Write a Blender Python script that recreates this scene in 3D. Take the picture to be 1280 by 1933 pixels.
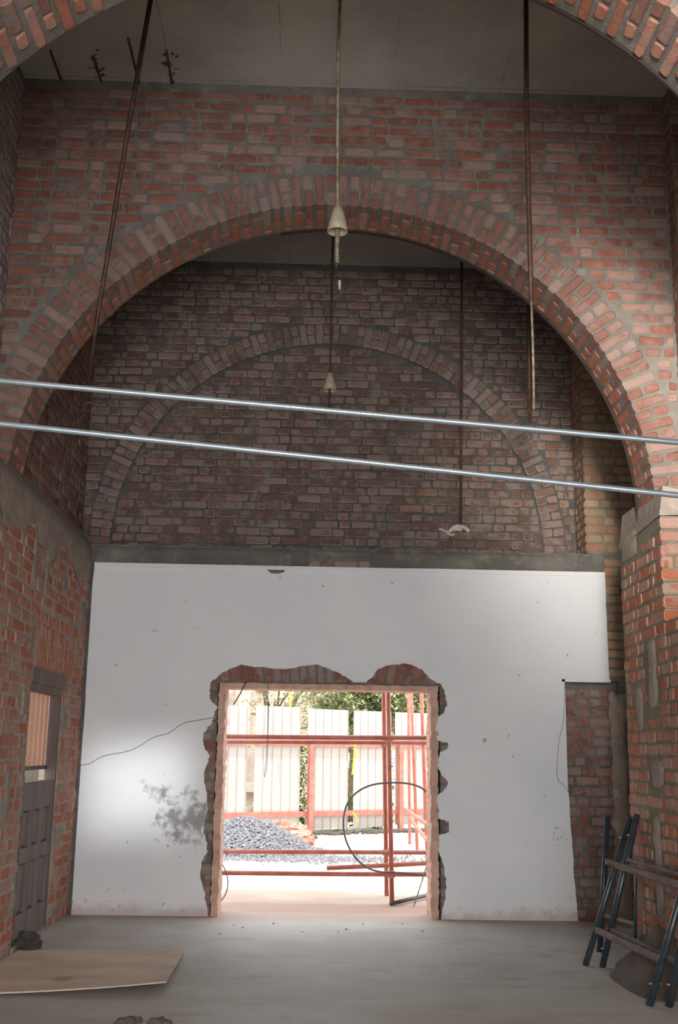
import bpy, bmesh, math, random
import numpy as np
from mathutils import Vector, Matrix

for o in list(bpy.data.objects): bpy.data.objects.remove(o)
S = bpy.context.scene
COL = S.collection
PI = math.pi

# ------------------------------------------------------------------ camera
F_PX, PITCH, YAW, ROLL = 2061.6, 0.21608, 0.02309, 0.01611
EYE = Vector((0, 0, 1.6))
fwd = Vector((math.sin(YAW)*math.cos(PITCH), math.cos(YAW)*math.cos(PITCH), math.sin(PITCH)))
rt0 = Vector((math.cos(YAW), -math.sin(YAW), 0)); up0 = rt0.cross(fwd)
RT = rt0*math.cos(ROLL) + up0*math.sin(ROLL); UP = -rt0*math.sin(ROLL) + up0*math.cos(ROLL)
cam = bpy.data.cameras.new('camera'); co = bpy.data.objects.new('camera', cam); COL.objects.link(co)
cam.sensor_fit = 'VERTICAL'; cam.sensor_height = 36; cam.lens = F_PX/1933*36; cam.clip_start = 0.05; cam.clip_end = 300
co.matrix_world = Matrix(((RT.x, UP.x, -fwd.x, EYE.x), (RT.y, UP.y, -fwd.y, EYE.y), (RT.z, UP.z, -fwd.z, EYE.z), (0, 0, 0, 1)))
S.camera = co

# ------------------------------------------------------------------ light
W = bpy.data.worlds.new('world'); S.world = W; W.use_nodes = True
bg = W.node_tree.nodes['Background']; bg.inputs[0].default_value = (0.93, 0.97, 1.0, 1); bg.inputs[1].default_value = 3.6

def lamp(kind, name, loc, target, energy, color=(1, 1, 1), size=None, sizey=None, spread=None, angle=None):
    l = bpy.data.lights.new(name, kind); l.energy = energy; l.color = color
    if kind == 'AREA':
        l.shape = 'RECTANGLE'; l.size = size; l.size_y = sizey or size
        if spread: l.spread = spread
    if kind == 'SUN': l.angle = angle
    o = bpy.data.objects.new(name, l); COL.objects.link(o); o.location = loc
    o.rotation_euler = (Vector(target)-Vector(loc)).to_track_quat('-Z', 'Y').to_euler()
    return o
lamp('SUN', 'sun', (0, 0, 20), (-0.8, 1.0, 14.6), 7.5, (1, .96, .9), angle=.01)
# daylight from the open bays behind and beside the camera; the pier beam is added
lamp('AREA', 'daylight_rear', (0, -3.5, 1.6), (0, 6, 5.6), 350, (.98, .98, 1), 5, 3.0)
lamp('AREA', 'daylight_rear_doorway', (.1, -3.4, 2.2), (0, 8, 3.0), 200, (.96, .98, 1), .9, 1.9)
lamp('AREA', 'added_pier_beam', (.5, -1.5, 4.4), (3.8, 10.0, 4.5), 55, (1, .95, .87), 1.2, 1.2, spread=math.radians(26))  # unseen lamp added to brighten the right pier and nearby plaster
lamp('AREA', 'daylight_side_window', (2.2, 1.0, 2.6), (-1.72, 11.3, 1.22), 2.0, (.95, .98, 1), .9, .8, spread=math.radians(4))
V = S.view_settings
V.view_transform = 'Standard'; V.look = 'None'; V.gamma = 1; V.use_curve_mapping = False; V.exposure = -0.1

# ------------------------------------------------------------------ helpers
def ray(x, y): return fwd + RT*((x-640)/F_PX) + UP*((966.5-y)/F_PX)
def aty(x, y, Y): d = ray(x, y); return EYE + d*(Y/d.y)
def atz(x, y, Z): d = ray(x, y); return EYE + d*((Z-1.6)/d.z)
def atx(x, y, X): d = ray(x, y); return EYE + d*(X/d.x)
def proj(p):
    d = Vector(p)-EYE; z = d.dot(fwd)
    return (640+F_PX*d.dot(RT)/z, 966.5-F_PX*d.dot(UP)/z, z) if z > .1 else (-9e9, -9e9, z)

def tag(o, label=None, cat=None, group=None, kind=None):
    if label: o['label'] = label
    if cat: o['category'] = cat
    if group: o['group'] = group
    if kind: o['kind'] = kind
    return o
def link(name, me, mat=None, parent=None):
    o = bpy.data.objects.new(name, me); COL.objects.link(o)
    if mat is not None: me.materials.clear(); me.materials.append(mat)
    if parent is not None:
        o.parent = parent
        if parent.matrix_basis != Matrix(): o.matrix_parent_inverse = parent.matrix_basis.inverted()
    return o
def empty(name, loc=(0, 0, 0)):
    o = bpy.data.objects.new(name, None); COL.objects.link(o); o.location = loc; o.empty_display_size = .1
    bpy.context.view_layer.update() if False else None
    o.matrix_basis = Matrix.Translation(Vector(loc))
    return o
def bmobj(name, bm, mat, parent=None, smooth=False):
    bmesh.ops.recalc_face_normals(bm, faces=bm.faces)
    me = bpy.data.meshes.new(name); bm.to_mesh(me); bm.free()
    if smooth:
        for p in me.polygons: p.use_smooth = True
    return link(name, me, mat, parent)
def box(bm, x0, x1, y0, y1, z0, z1, M=None):
    vs = [bm.verts.new(Vector(p) if M is None else M @ Vector(p)) for p in
          [(x0,y0,z0),(x1,y0,z0),(x1,y1,z0),(x0,y1,z0),(x0,y0,z1),(x1,y0,z1),(x1,y1,z1),(x0,y1,z1)]]
    for f in [(0,3,2,1),(4,5,6,7),(0,1,5,4),(1,2,6,5),(2,3,7,6),(3,0,4,7)]: bm.faces.new([vs[i] for i in f])
def boxes(name, lst, mat, parent=None):
    bm = bmesh.new()
    for b in lst: box(bm, *b)
    return bmobj(name, bm, mat, parent)
def tube(bm, pts, r, n=10, cap=True):
    pts = [Vector(p) for p in pts]; rings = []
    rr = r if isinstance(r, (list, tuple)) else [r]*len(pts)
    prev = None
    for i, p in enumerate(pts):
        t = (pts[min(i+1, len(pts)-1)]-pts[max(i-1, 0)]).normalized()
        a = prev if prev is not None else (Vector((0, 0, 1)) if abs(t.z) < .9 else Vector((1, 0, 0)))
        u = (a - t*a.dot(t)).normalized(); w = t.cross(u); prev = u
        rings.append([bm.verts.new(p + (u*math.cos(k*2*PI/n)+w*math.sin(k*2*PI/n))*rr[i]) for k in range(n)])
    for a, b in zip(rings, rings[1:]):
        for k in range(n): bm.faces.new((a[k], a[(k+1) % n], b[(k+1) % n], b[k]))
    if cap: bm.faces.new(rings[0][::-1]); bm.faces.new(rings[-1])
def tubeobj(name, pts, r, mat, parent=None, n=10):
    bm = bmesh.new(); tube(bm, pts, r, n); o = bmobj(name, bm, mat, parent, True); return o
def lathe(bm, prof, c, n=24):
    rings = [[bm.verts.new((c[0]+r*math.cos(k*2*PI/n), c[1]+r*math.sin(k*2*PI/n), c[2]+z)) for k in range(n)] for r, z in prof]
    for a, b in zip(rings, rings[1:]):
        for k in range(n): bm.faces.new((a[k], a[(k+1) % n], b[(k+1) % n], b[k]))
def smooth_path(pts, k=6):
    pts = [Vector(p) for p in pts]; P = [pts[0]]+pts+[pts[-1]]; out = []
    for i in range(1, len(P)-2):
        for j in range(k):
            t = j/k; a, b, c, d = P[i-1], P[i], P[i+1], P[i+2]
            out.append(.5*((2*b)+(c-a)*t+(2*a-5*b+4*c-d)*t*t+(3*b-a-3*c+d)*t*t*t))
    out.append(pts[-1]); return out

# ------------------------------------------------------------------ materials
def nt(name):
    m = bpy.data.materials.new(name); m.use_nodes = True; t = m.node_tree
    return m, t, t.nodes['Principled BSDF']
def node(t, ty, **kw):
    n = t.nodes.new(ty)
    for k, v in kw.items(): setattr(n, k, v)
    return n
def pos(t): return node(t, 'ShaderNodeNewGeometry').outputs['Position']
def noise(t, scale, detail=4, rough=.55, vec=None, stretch=None):
    n = node(t, 'ShaderNodeTexNoise'); n.inputs['Scale'].default_value = scale; n.inputs['Detail'].default_value = detail
    n.inputs['Roughness'].default_value = rough
    v = vec or pos(t)
    if stretch:
        mp = node(t, 'ShaderNodeVectorMath', operation='MULTIPLY'); t.links.new(v, mp.inputs[0]); mp.inputs[1].default_value = stretch; v = mp.outputs[0]
    t.links.new(v, n.inputs['Vector']); return n.outputs['Fac']
def ramp(t, fac, a, b):
    n = node(t, 'ShaderNodeMapRange'); n.interpolation_type = 'SMOOTHSTEP'
    t.links.new(fac, n.inputs['Value']); n.inputs['From Min'].default_value = a; n.inputs['From Max'].default_value = b; return n.outputs[0]
def mix(t, fac, a, b):
    n = node(t, 'ShaderNodeMix', data_type='RGBA')
    if hasattr(fac, 'links') or isinstance(fac, bpy.types.NodeSocket): t.links.new(fac, n.inputs[0])
    else: n.inputs[0].default_value = fac
    for s, i in ((a, 6), (b, 7)):
        if isinstance(s, bpy.types.NodeSocket): t.links.new(s, n.inputs[i])
        else: n.inputs[i].default_value = (*s, 1)
    return n.outputs[2]
def mth(t, op, a, b=None):
    n = node(t, 'ShaderNodeMath', operation=op)
    for i, s in enumerate((a, b)):
        if s is None: continue
        if isinstance(s, bpy.types.NodeSocket): t.links.new(s, n.inputs[i])
        else: n.inputs[i].default_value = s
    return n.outputs[0]
def bump(t, bs, h, strength=.5, dist=.01):
    n = node(t, 'ShaderNodeBump'); n.inputs['Strength'].default_value = strength; n.inputs['Distance'].default_value = dist
    t.links.new(h, n.inputs['Height']); t.links.new(n.outputs[0], bs.inputs['Normal'])

def simple(name, col, rough=.6, metal=0, var=None, vscale=8, bmp=0, bscale=40, stretch=None):
    m, t, b = nt(name)
    b.inputs['Roughness'].default_value = rough; b.inputs['Metallic'].default_value = metal
    if var:
        t.links.new(mix(t, ramp(t, noise(t, vscale, stretch=stretch), .35, .65), col, var), b.inputs['Base Color'])
    else: b.inputs['Base Color'].default_value = (*col, 1)
    if bmp: bump(t, b, noise(t, bscale, stretch=stretch), bmp)
    return m
def rough_cement(name, c1, c2, c3=None, bs=.6, sc=2.2):
    m, t, b = nt(name)
    c = mix(t, ramp(t, noise(t, sc, 6, .6), .35, .65), c1, c2)
    if c3: c = mix(t, ramp(t, noise(t, sc*3.1, 5, .6), .5, .72), c, c3)
    t.links.new(c, b.inputs['Base Color']); b.inputs['Roughness'].default_value = .93
    bump(t, b, noise(t, 28, 8, .65), bs, .02)
    return m
def brick_mat(name, c1, c2, c3, rim, rim_amt, smear, smear_amt, pale=.0, palec=(.4,.3,.27)):
    m, t, b = nt(name)
    at = node(t, 'ShaderNodeAttribute', attribute_name='tint'); oi = node(t, 'ShaderNodeObjectInfo')
    add = node(t, 'ShaderNodeVectorMath', operation='ADD'); t.links.new(at.outputs['Vector'], add.inputs[0]); t.links.new(oi.outputs['Color'], add.inputs[1])
    sp = node(t, 'ShaderNodeSeparateXYZ'); t.links.new(add.outputs[0], sp.inputs[0])
    r1, r2 = sp.outputs[0], sp.outputs[1]
    c = mix(t, r1, c1, c2); c = mix(t, ramp(t, r2, .6, .9), c, c3)
    n1 = noise(t, 16, 5, .6)
    c = mix(t, mth(t, 'MULTIPLY', ramp(t, n1, .45, .7), .45), c, tuple(x*.55 for x in c1))
    if pale:
        # lime bloom, more on some bricks than on others
        pv = mth(t, 'MULTIPLY', ramp(t, mth(t, 'ADD', noise(t, 9, 6, .65), mth(t, 'MULTIPLY', r2, .25)), .52, .74), pale)
        c = mix(t, pv, c, palec)
    ra = node(t, 'ShaderNodeAttribute', attribute_name='rim')
    rf = mth(t, 'MULTIPLY', mth(t, 'MULTIPLY', ramp(t, ra.outputs['Fac'], .15, .8), rim_amt), ramp(t, noise(t, 5, 3), .35, .6))
    c = mix(t, rf, c, rim)
    sm = mth(t, 'MULTIPLY', ramp(t, noise(t, 3.3, 9, .72), .60-smear_amt*.16, .66-smear_amt*.12), min(1, .5+smear_amt*.5))
    c = mix(t, sm, c, smear)
    t.links.new(c, b.inputs['Base Color']); b.inputs['Roughness'].default_value = .92
    bump(t, b, noise(t, 45, 8, .7), .7, .012)
    return m

M = {}
M['mortar'] = rough_cement('mortar_grey', (.185,.165,.14), (.13,.115,.10), (.24,.22,.19))
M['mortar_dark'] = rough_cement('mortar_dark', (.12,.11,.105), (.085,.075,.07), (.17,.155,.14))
M['mortar_olive'] = rough_cement('mortar_olive', (.21,.19,.125), (.15,.13,.09), (.26,.24,.18))
M['mortar_pale'] = rough_cement('mortar_pale', (.42,.34,.28), (.30,.25,.21), (.5,.42,.36))
M['cement'] = rough_cement('cement_render', (.37,.30,.25), (.27,.225,.19), (.43,.37,.31), .6, 4.5)
M['ceiling'] = None
M['b_mid'] = brick_mat('brick_red', (.27,.10,.062), (.18,.072,.052), (.28,.16,.115), (.30,.26,.22), .55, (.20,.18,.16), .35, .25)
M['b_ring'] = brick_mat('brick_arch', (.26,.12,.085), (.22,.10,.075), (.29,.18,.14), (.27,.22,.18), .4, (.21,.19,.17), .2, .4, (.33,.25,.22))
M['b_soffit'] = brick_mat('brick_soffit', (.38,.12,.06), (.33,.13,.08), (.40,.18,.11), (.30,.24,.19), .4, (.22,.2,.17), .2, .15)
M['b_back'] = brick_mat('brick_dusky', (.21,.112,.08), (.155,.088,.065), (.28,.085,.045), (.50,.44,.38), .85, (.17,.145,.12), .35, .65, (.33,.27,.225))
M['b_backring'] = brick_mat('brick_dusky_arch', (.25,.145,.105), (.20,.11,.08), (.30,.13,.08), (.50,.44,.38), .9, (.16,.14,.13), .3, .6, (.36,.29,.265))
M['b_orange'] = brick_mat('brick_orange', (.48,.155,.075), (.38,.12,.065), (.46,.22,.15), (.52,.38,.30), .9, (.42,.31,.255), .5, .45)
M['b_old'] = brick_mat('brick_worn', (.30,.11,.07), (.23,.085,.06), (.32,.19,.15), (.36,.28,.24), .7, (.30,.24,.21), .9, .35)
M['b_olive'] = brick_mat('brick_olive', (.40,.19,.12), (.32,.15,.10), (.38,.25,.17), (.30,.26,.19), .6, (.27,.23,.15), .45, .35, (.42,.33,.21))  # red-brown bricks with an olive smear, for the right piers
M['b_grey'] = brick_mat('brick_greyed', (.30,.22,.21), (.24,.17,.17), (.34,.26,.25), (.36,.32,.31), .6, (.3,.26,.26), .5, .5)

m, t, b = nt('ceiling_concrete')
P_ = pos(t)
c = mix(t, ramp(t, noise(t, .9, 6, .6), .35, .65), (.46,.43,.37), (.35,.325,.29))
c = mix(t, mth(t, 'MULTIPLY', ramp(t, noise(t, 7, 8, .7), .5, .8), .5), c, (.55,.51,.45))
sx = node(t, 'ShaderNodeSeparateXYZ'); t.links.new(P_, sx.inputs[0])
def seam(axis, off, per, w):
    a = mth(t, 'ADD', sx.outputs[axis], off); a = mth(t, 'MULTIPLY', a, 1/per); a = mth(t, 'FRACT', a); a = mth(t, 'SUBTRACT', a, .5); a = mth(t, 'ABSOLUTE', a)
    return ramp(t, mth(t, 'SUBTRACT', .5, a), w, 0.0)
sm = mth(t, 'MULTIPLY', mth(t, 'MAXIMUM', seam(0, .35, .93, .012), seam(1, .1, 1.4, .01)), ramp(t, noise(t, 3, 5), .4, .6))
c = mix(t, mth(t, 'MULTIPLY', sm, .55), c, (.15,.135,.12))
t.links.new(c, b.inputs['Base Color']); b.inputs['Roughness'].default_value = .9; bump(t, b, noise(t, 20, 8), .25, .01)
M['ceiling'] = m

m, t, b = nt('white_plaster')
P_ = pos(t); sx = node(t, 'ShaderNodeSeparateXYZ'); t.links.new(P_, sx.inputs[0])
c = mix(t, ramp(t, noise(t, 1.3, 6), .3, .7), (.80,.79,.79), (.74,.74,.75))
# mould patch left of the opening and a band of small specks near the floor
def blob(cx, cz, rx, rz):
    a = mth(t, 'DIVIDE', mth(t, 'SUBTRACT', sx.outputs[0], cx), rx); d = mth(t, 'DIVIDE', mth(t, 'SUBTRACT', sx.outputs[2], cz), rz)
    return mth(t, 'ADD', mth(t, 'MULTIPLY', a, a), mth(t, 'MULTIPLY', d, d))
pa = aty(350, 1542, 11.34); pb = aty(300, 1490, 11.34); pc = aty(1055, 1582, 11.34)
n6 = noise(t, 6, 9, .72)
bl = mth(t, 'MINIMUM', blob(pa.x, pa.z, .33, .30), mth(t, 'ADD', blob(pb.x, pb.z, .2, .16), .35))
st = ramp(t, mth(t, 'ADD', mth(t, 'MULTIPLY', bl, -.14), n6), .38, .54)
c = mix(t, mth(t, 'MULTIPLY', st, .78), c, (.17,.165,.16))
bl2 = blob(pc.x, pc.z, .09, .16)
st2 = ramp(t, mth(t, 'ADD', mth(t, 'MULTIPLY', bl2, -.1), noise(t, 22, 5, .7)), .52, .58)
c = mix(t, mth(t, 'MULTIPLY', st2, .7), c, (.2,.19,.19))
spk = ramp(t, noise(t, 13, 2, .5), .745, .77)
c = mix(t, mth(t, 'MULTIPLY', spk, .7), c, (.22,.21,.2))
low = ramp(t, mth(t, 'ADD', sx.outputs[2], mth(t, 'MULTIPLY', noise(t, 5, 6, .7), .28)), .27, .13)
c = mix(t, mth(t, 'MULTIPLY', low, .7), c, (.52,.40,.36))
low2 = mth(t, 'MULTIPLY', ramp(t, sx.outputs[2], .5, .05), ramp(t, noise(t, 9, 6, .7), .58, .7))
c = mix(t, mth(t, 'MULTIPLY', low2, .5), c, (.38,.34,.33))
t.links.new(c, b.inputs['Base Color']); b.inputs['Roughness'].default_value = .75; bump(t, b, noise(t, 9, 8, .6), .12, .02)
M['plaster'] = m

m, t, b = nt('floor_concrete')
c = mix(t, ramp(t, noise(t, .8, 6, .6), .38, .62), (.55,.53,.50), (.46,.425,.385))
c = mix(t, mth(t, 'MULTIPLY', ramp(t, noise(t, 1.7, 7, .65, stretch=(1, 2.2, 1)), .5, .72), .6), c, (.36,.295,.235))
c = mix(t, mth(t, 'MULTIPLY', ramp(t, noise(t, 6, 8, .7), .55, .75), .35), c, (.58,.55,.52))
P_ = pos(t); sx = node(t, 'ShaderNodeSeparateXYZ'); t.links.new(P_, sx.inputs[0])
dj = ramp(t, mth(t, 'ADD', sx.outputs[1], mth(t, 'MULTIPLY', noise(t, 2.4, 6, .7), .8)), 11.25, 11.8)
c = mix(t, mth(t, 'MULTIPLY', dj, .75), c, (.42,.27,.20))
t.links.new(c, b.inputs['Base Color']); b.inputs['Roughness'].default_value = .62; bump(t, b, noise(t, 14, 8, .6), .15, .01)
M['floor'] = m

m, t, b = nt('sandy_ground')
P_ = pos(t); sx = node(t, 'ShaderNodeSeparateXYZ'); t.links.new(P_, sx.inputs[0])
c = mix(t, ramp(t, noise(t, .7, 7, .6), .35, .65), (.55,.47,.41), (.48,.38,.31))
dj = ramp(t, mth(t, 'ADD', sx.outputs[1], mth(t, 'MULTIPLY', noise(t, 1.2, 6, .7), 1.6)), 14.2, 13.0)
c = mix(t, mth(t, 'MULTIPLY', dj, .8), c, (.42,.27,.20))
t.links.new(c, b.inputs['Base Color']); b.inputs['Roughness'].default_value = .95; bump(t, b, noise(t, 16, 8, .6), .3, .02)
M['ground'] = m
M['pink'] = simple('dusty_pink_render', (.66,.42,.32), .9, 0, (.52,.32,.25), 9, .8, 26)
M['wood_dark'] = simple('dark_timber', (.10,.075,.065), .8, 0, (.15,.11,.10), 5, .4, 30, (1, 1, .15))
M['edging'] = simple('dark_edging', (.025,.014,.01), .9)
M['wood_grey'] = simple('greyed_door_timber', (.20,.155,.14), .8, 0, (.145,.11,.10), 5, .3, 30, (1, 1, .12))
M['rail_wood'] = simple('weathered_rung', (.19,.14,.12), .75, 0, (.13,.095,.085), 9, .3, 40)
M['ply'] = simple('plywood', (.74,.58,.46), .7, 0, (.62,.47,.37), 2.2, .12, 30, (.6, 1.6, 1))
m = M['ply']; t = m.node_tree; b = t.nodes['Principled BSDF']; src = b.inputs['Base Color'].links[0].from_socket
sx = node(t, 'ShaderNodeSeparateXYZ'); t.links.new(pos(t), sx.inputs[0]); q = atz(118, 1858, 0)
a_ = mth(t, 'DIVIDE', mth(t, 'SUBTRACT', sx.outputs[0], q.x), .075); d_ = mth(t, 'DIVIDE', mth(t, 'SUBTRACT', sx.outputs[1], q.y), .10)
e_ = mth(t, 'ADD', mth(t, 'MULTIPLY', a_, a_), mth(t, 'MULTIPLY', d_, d_))
c = mix(t, mth(t, 'MULTIPLY', ramp(t, mth(t, 'ADD', e_, mth(t, 'MULTIPLY', noise(t, 18, 5), 1.2)), 1.9, 1.1), .55), src, (.26,.16,.10))
c = mix(t, mth(t, 'MULTIPLY', ramp(t, noise(t, 7, 6, .7, stretch=(1, .6, 1)), .60, .68), .4), c, (.36,.27,.21))
t.links.new(c, b.inputs['Base Color'])
M['blue_steel'] = simple('blue_black_tube', (.035,.05,.065), .32, .3, (.06,.075,.085), 20, .1)
M['rust'] = simple('rusty_rod', (.055,.03,.022), .6, .3, (.10,.05,.035), 14, .2)
M['cable'] = simple('galvanised_rod', (.20,.225,.24), .2, .5, (.17,.19,.20), 30, .02)
M['cream'] = simple('cream_plastic', (.50,.43,.31), .45, 0, (.42,.35,.25), 14)
M['creamrod'] = simple('painted_downrod', (.33,.29,.20), .5, 0, (.16,.11,.07), 20)
M['scaf'] = simple('red_oxide_paint', (.40,.115,.085), .45, .1, (.48,.17,.12), 8, .1)
M['clamp'] = simple('clamp_metal', (.55,.33,.25), .6, .2, (.40,.2,.14), 20)
M['sheet'] = simple('white_sheet', (.42,.39,.36), .6, 0, (.395,.36,.33), 2.5)
M['hose'] = simple('black_hose', (.09,.09,.095), .4)
M['wire'] = simple('thin_wire', (.05,.045,.045), .5)
M['wirepink'] = simple('pale_wire', (.55,.40,.34), .6)
M['yellow'] = simple('yellow_ribbon', (.80,.62,.03), .6)
M['leaf'] = simple('tree_leaf', (.30,.37,.17), .6, 0, (.42,.42,.24), 2.2)
M['leaf2'] = simple('shrub_leaf', (.13,.26,.04), .55, 0, (.2,.34,.06), 3)
M['bark'] = simple('bark', (.26,.19,.13), .9, 0, (.17,.12,.09), 9, .5)
M['gravel'] = simple('grey_gravel', (.26,.255,.27), .9, 0, (.12,.12,.135), 25, .3)
M['farbrick'] = brick_mat('far_brick', (.47,.30,.27), (.42,.26,.24), (.50,.34,.30), (.5,.42,.38), .5, (.5,.42,.38), .3, .3, (.55,.45,.42))
M['farwall'] = simple('far_render', (.62,.48,.42), .9, 0, (.55,.42,.37), 3)
M['sand'] = simple('grey_sand', (.135,.11,.09), .95, 0, (.10,.082,.07), 5, .5, 40)
M['debris'] = simple('dark_debris', (.05,.04,.035), .95, 0, (.09,.075,.065), 20, .6)
M['scrap'] = simple('pale_scrap', (.55,.48,.42), .8, 0, (.42,.36,.32), 20)
m, t, b = nt('peach_board'); b.inputs['Base Color'].default_value = (.62,.44,.35,1); b.inputs['Roughness'].default_value = .6
tr = node(t, 'ShaderNodeBsdfTranslucent'); tr.inputs[0].default_value = (.62,.45,.36,1); ms = node(t, 'ShaderNodeMixShader'); ms.inputs[0].default_value = .45
t.links.new(b.outputs[0], ms.inputs[1]); t.links.new(tr.outputs[0], ms.inputs[2]); t.links.new(ms.outputs[0], t.nodes['Material Output'].inputs[0])
M['boardp'] = m
M['green'] = simple('green_red_paint', (.07,.15,.07), .6, 0, (.25,.05,.03), 6)

# ------------------------------------------------------------------ bricks
RND = random.Random(7)
FAM = {}
def brick_variant(kind, depth, k):
    """rounded brick with a cut-corner outline; unit sized in u and v, metres in w (outward)"""
    key = (kind, round(depth, 3), k)
    if key in FAM: return FAM[key]
    L = {'s': .245, 'h': .118}[kind]; H = .078
    r = random.Random(hash((kind, k)) & 0xffff if False else (ord(kind)*31+k*7))
    c = .013; bev = .010; ins = .011
    def ring(inset, jit):
        hl, hh = L/2-inset, H/2-inset; cc = max(.004, c-inset*.4)
        pts = [(-hl+cc,-hh),(hl-cc,-hh),(hl,-hh+cc),(hl,hh-cc),(hl-cc,hh),(-hl+cc,hh),(-hl,hh-cc),(-hl,-hh+cc)]
        return [(u+r.uniform(-jit, jit), v+r.uniform(-jit, jit)) for u, v in pts]
    out = ring(0, .0042); inn = [(u*(1-2*ins/L)+r.uniform(-.002,.002), v*(1-2*ins/H)+r.uniform(-.0018,.0018)) for u, v in out]
    vs = [(u/L, v/H, -depth) for u, v in out]+[(u/L, v/H, -bev+r.uniform(-.002,.002)) for u, v in out]+[(u/L, v/H, r.uniform(-.002,.001)) for u, v in inn]
    fs = []
    for a, b_ in ((0, 8), (8, 16)):
        for i in range(8): j = (i+1) % 8; fs.append((a+i, a+j, b_+j, b_+i))
    fs.append(tuple(range(16, 24)))
    rim = [-7.0]*8+[1.0]*8+[0.0]*8   # pale only along the arris
    me = bpy.data.meshes.new('brick'); me.from_pydata(vs, [], fs)
    at = me.attributes.new('rim', 'FLOAT', 'POINT'); at.data.foreach_set('value', rim)
    me.update()
    FAM[key] = dict(me=me, vs=np.array(vs), fs=fs, rim=rim, mats={})
    return FAM[key]

class Bricks:
    def __init__(s, parent, mat, vis=None, depth=.05, maxn=300, name='brick'):
        s.parent, s.mat, s.vis, s.depth, s.maxn, s.name, s.items = parent, mat, vis, depth, maxn, name, []
    def add(s, c, U, V_, N, L, H, depth=None, jit=1.0):
        """c = centre of the front face"""
        if L < .03 or H < .03: return
        kind = 's' if L > .17 else 'h'; k = RND.randrange(8)
        U = Vector(U); V_ = Vector(V_); N = Vector(N)
        a = RND.gauss(0, .010)*jit; U2 = U*math.cos(a)+V_*math.sin(a); V2 = V_*math.cos(a)-U*math.sin(a)
        tl = RND.gauss(0, .012)*jit; N2 = (N+U2*tl).normalized(); U2 = (U2-N2*U2.dot(N2)).normalized(); V2 = N2.cross(U2) if N2.cross(U2).dot(V2) > 0 else -N2.cross(U2)
        c = Vector(c)+N*RND.gauss(0, .0025)*jit+V_*RND.gauss(0, .0015)*jit
        fl = RND.choice((1, -1)); # mirror by rotating 180 deg about N keeps handedness
        if fl < 0: U2, V2 = -U2, -V2
        if U2.cross(V2).dot(N2) < 0: U2 = -U2
        Mx = Matrix(((U2.x*L, V2.x*H, N2.x, c.x), (U2.y*L, V2.y*H, N2.y, c.y), (U2.z*L, V2.z*H, N2.z, c.z), (0, 0, 0, 1)))
        px, py, z = proj(c)
        seen = z > 0 and -25 < px < 1305 and -25 < py < 1958 and (s.vis is None or s.vis(c))
        cosv = abs((EYE-c).normalized().dot(N))
        s.items.append((L*H*cosv/max(z, .5)**2 if seen else -1, Mx, kind, depth or s.depth, k, RND.random(), RND.random()))
    def finish(s):
        it = sorted(s.items, key=lambda q: -q[0])
        ind = [q for q in it[:s.maxn] if q[0] > 0]; rest = it[len(ind):]
        for q in ind:
            fam = brick_variant(q[2], q[3], q[4]); me = fam['mats'].get(s.mat.name)
            if me is None:
                me = fam['me'].copy(); me.materials.append(s.mat); fam['mats'][s.mat.name] = me
            o = bpy.data.objects.new(s.name, me); COL.objects.link(o); o.parent = s.parent
            o.matrix_basis = q[1]; o.color = (q[5], q[6], 0, 1)
        if rest:
            VS, FS, RM, TN = [], [], [], []; off = 0
            for q in rest:
                fam = brick_variant(q[2], q[3], q[4]); v = fam['vs']; m_ = np.array(q[1])
                w = v @ m_[:3, :3].T + m_[:3, 3]; VS.append(w); FS += [tuple(i+off for i in f) for f in fam['fs']]; off += len(v)
                RM += fam['rim']; TN += [q[5], q[6], 0.0]*len(v)
            me = bpy.data.meshes.new('bricks'); me.from_pydata(np.vstack(VS).tolist(), [], FS)
            me.attributes.new('rim', 'FLOAT', 'POINT').data.foreach_set('value', RM)
            me.attributes.new('tint', 'FLOAT_VECTOR', 'POINT').data.foreach_set('vector', TN)
            me.materials.append(s.mat); me.update()
            o = bpy.data.objects.new('bricks', me); COL.objects.link(o); o.parent = s.parent; o.color = (0, 0, 0, 1); o['kind'] = 'stuff'

def courses(B, org, U, Vv, N, u0, u1, v0, v1, pitch=.096, S_=.245, Hd=.115, joint=.018, allow=None, skip=None, bond='flemish', proud=.010, start=0):
    """lay bond in the rectangle; org + u*U + v*V; allow(va, vb) -> intervals of u"""
    org, U, Vv, N = Vector(org), Vector(U), Vector(Vv), Vector(N)
    n = int((v1-v0)/pitch+.5); 
    for k in range(n):
        va = v0+k*pitch+joint/2; vb = va+pitch-joint; wob = RND.uniform(-.003, .003)
        if vb > v1+.01: break
        ivs = allow(va, vb) if allow else [(u0, u1)]
        for (a, b_) in ivs:
            a = max(a, u0); b_ = min(b_, u1)
            if b_-a < .04: continue
            ph = ((k+start) % 2); u = u0 - (.19 if ph else 0.0) - RND.uniform(0, .05); st = ph
            if bond == 'english': st = 0
            while u < b_:
                if bond == 'english': L = S_ if ph else Hd
                else: L = S_ if st == 0 else Hd
                if bond != 'english' and RND.random() < .08: L = Hd if L == S_ else S_
                L += RND.uniform(-.008, .008)
                x0, x1 = max(u, a), min(u+L, b_); u += L+joint; st ^= 1
                if x1-x0 < .045: continue
                c = org+U*((x0+x1)/2)+Vv*((va+vb)/2+wob)+N*proud
                if skip and skip((x0+x1)/2, (va+vb)/2): continue
                B.add(c, U, Vv, N, x1-x0, vb-va)

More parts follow.
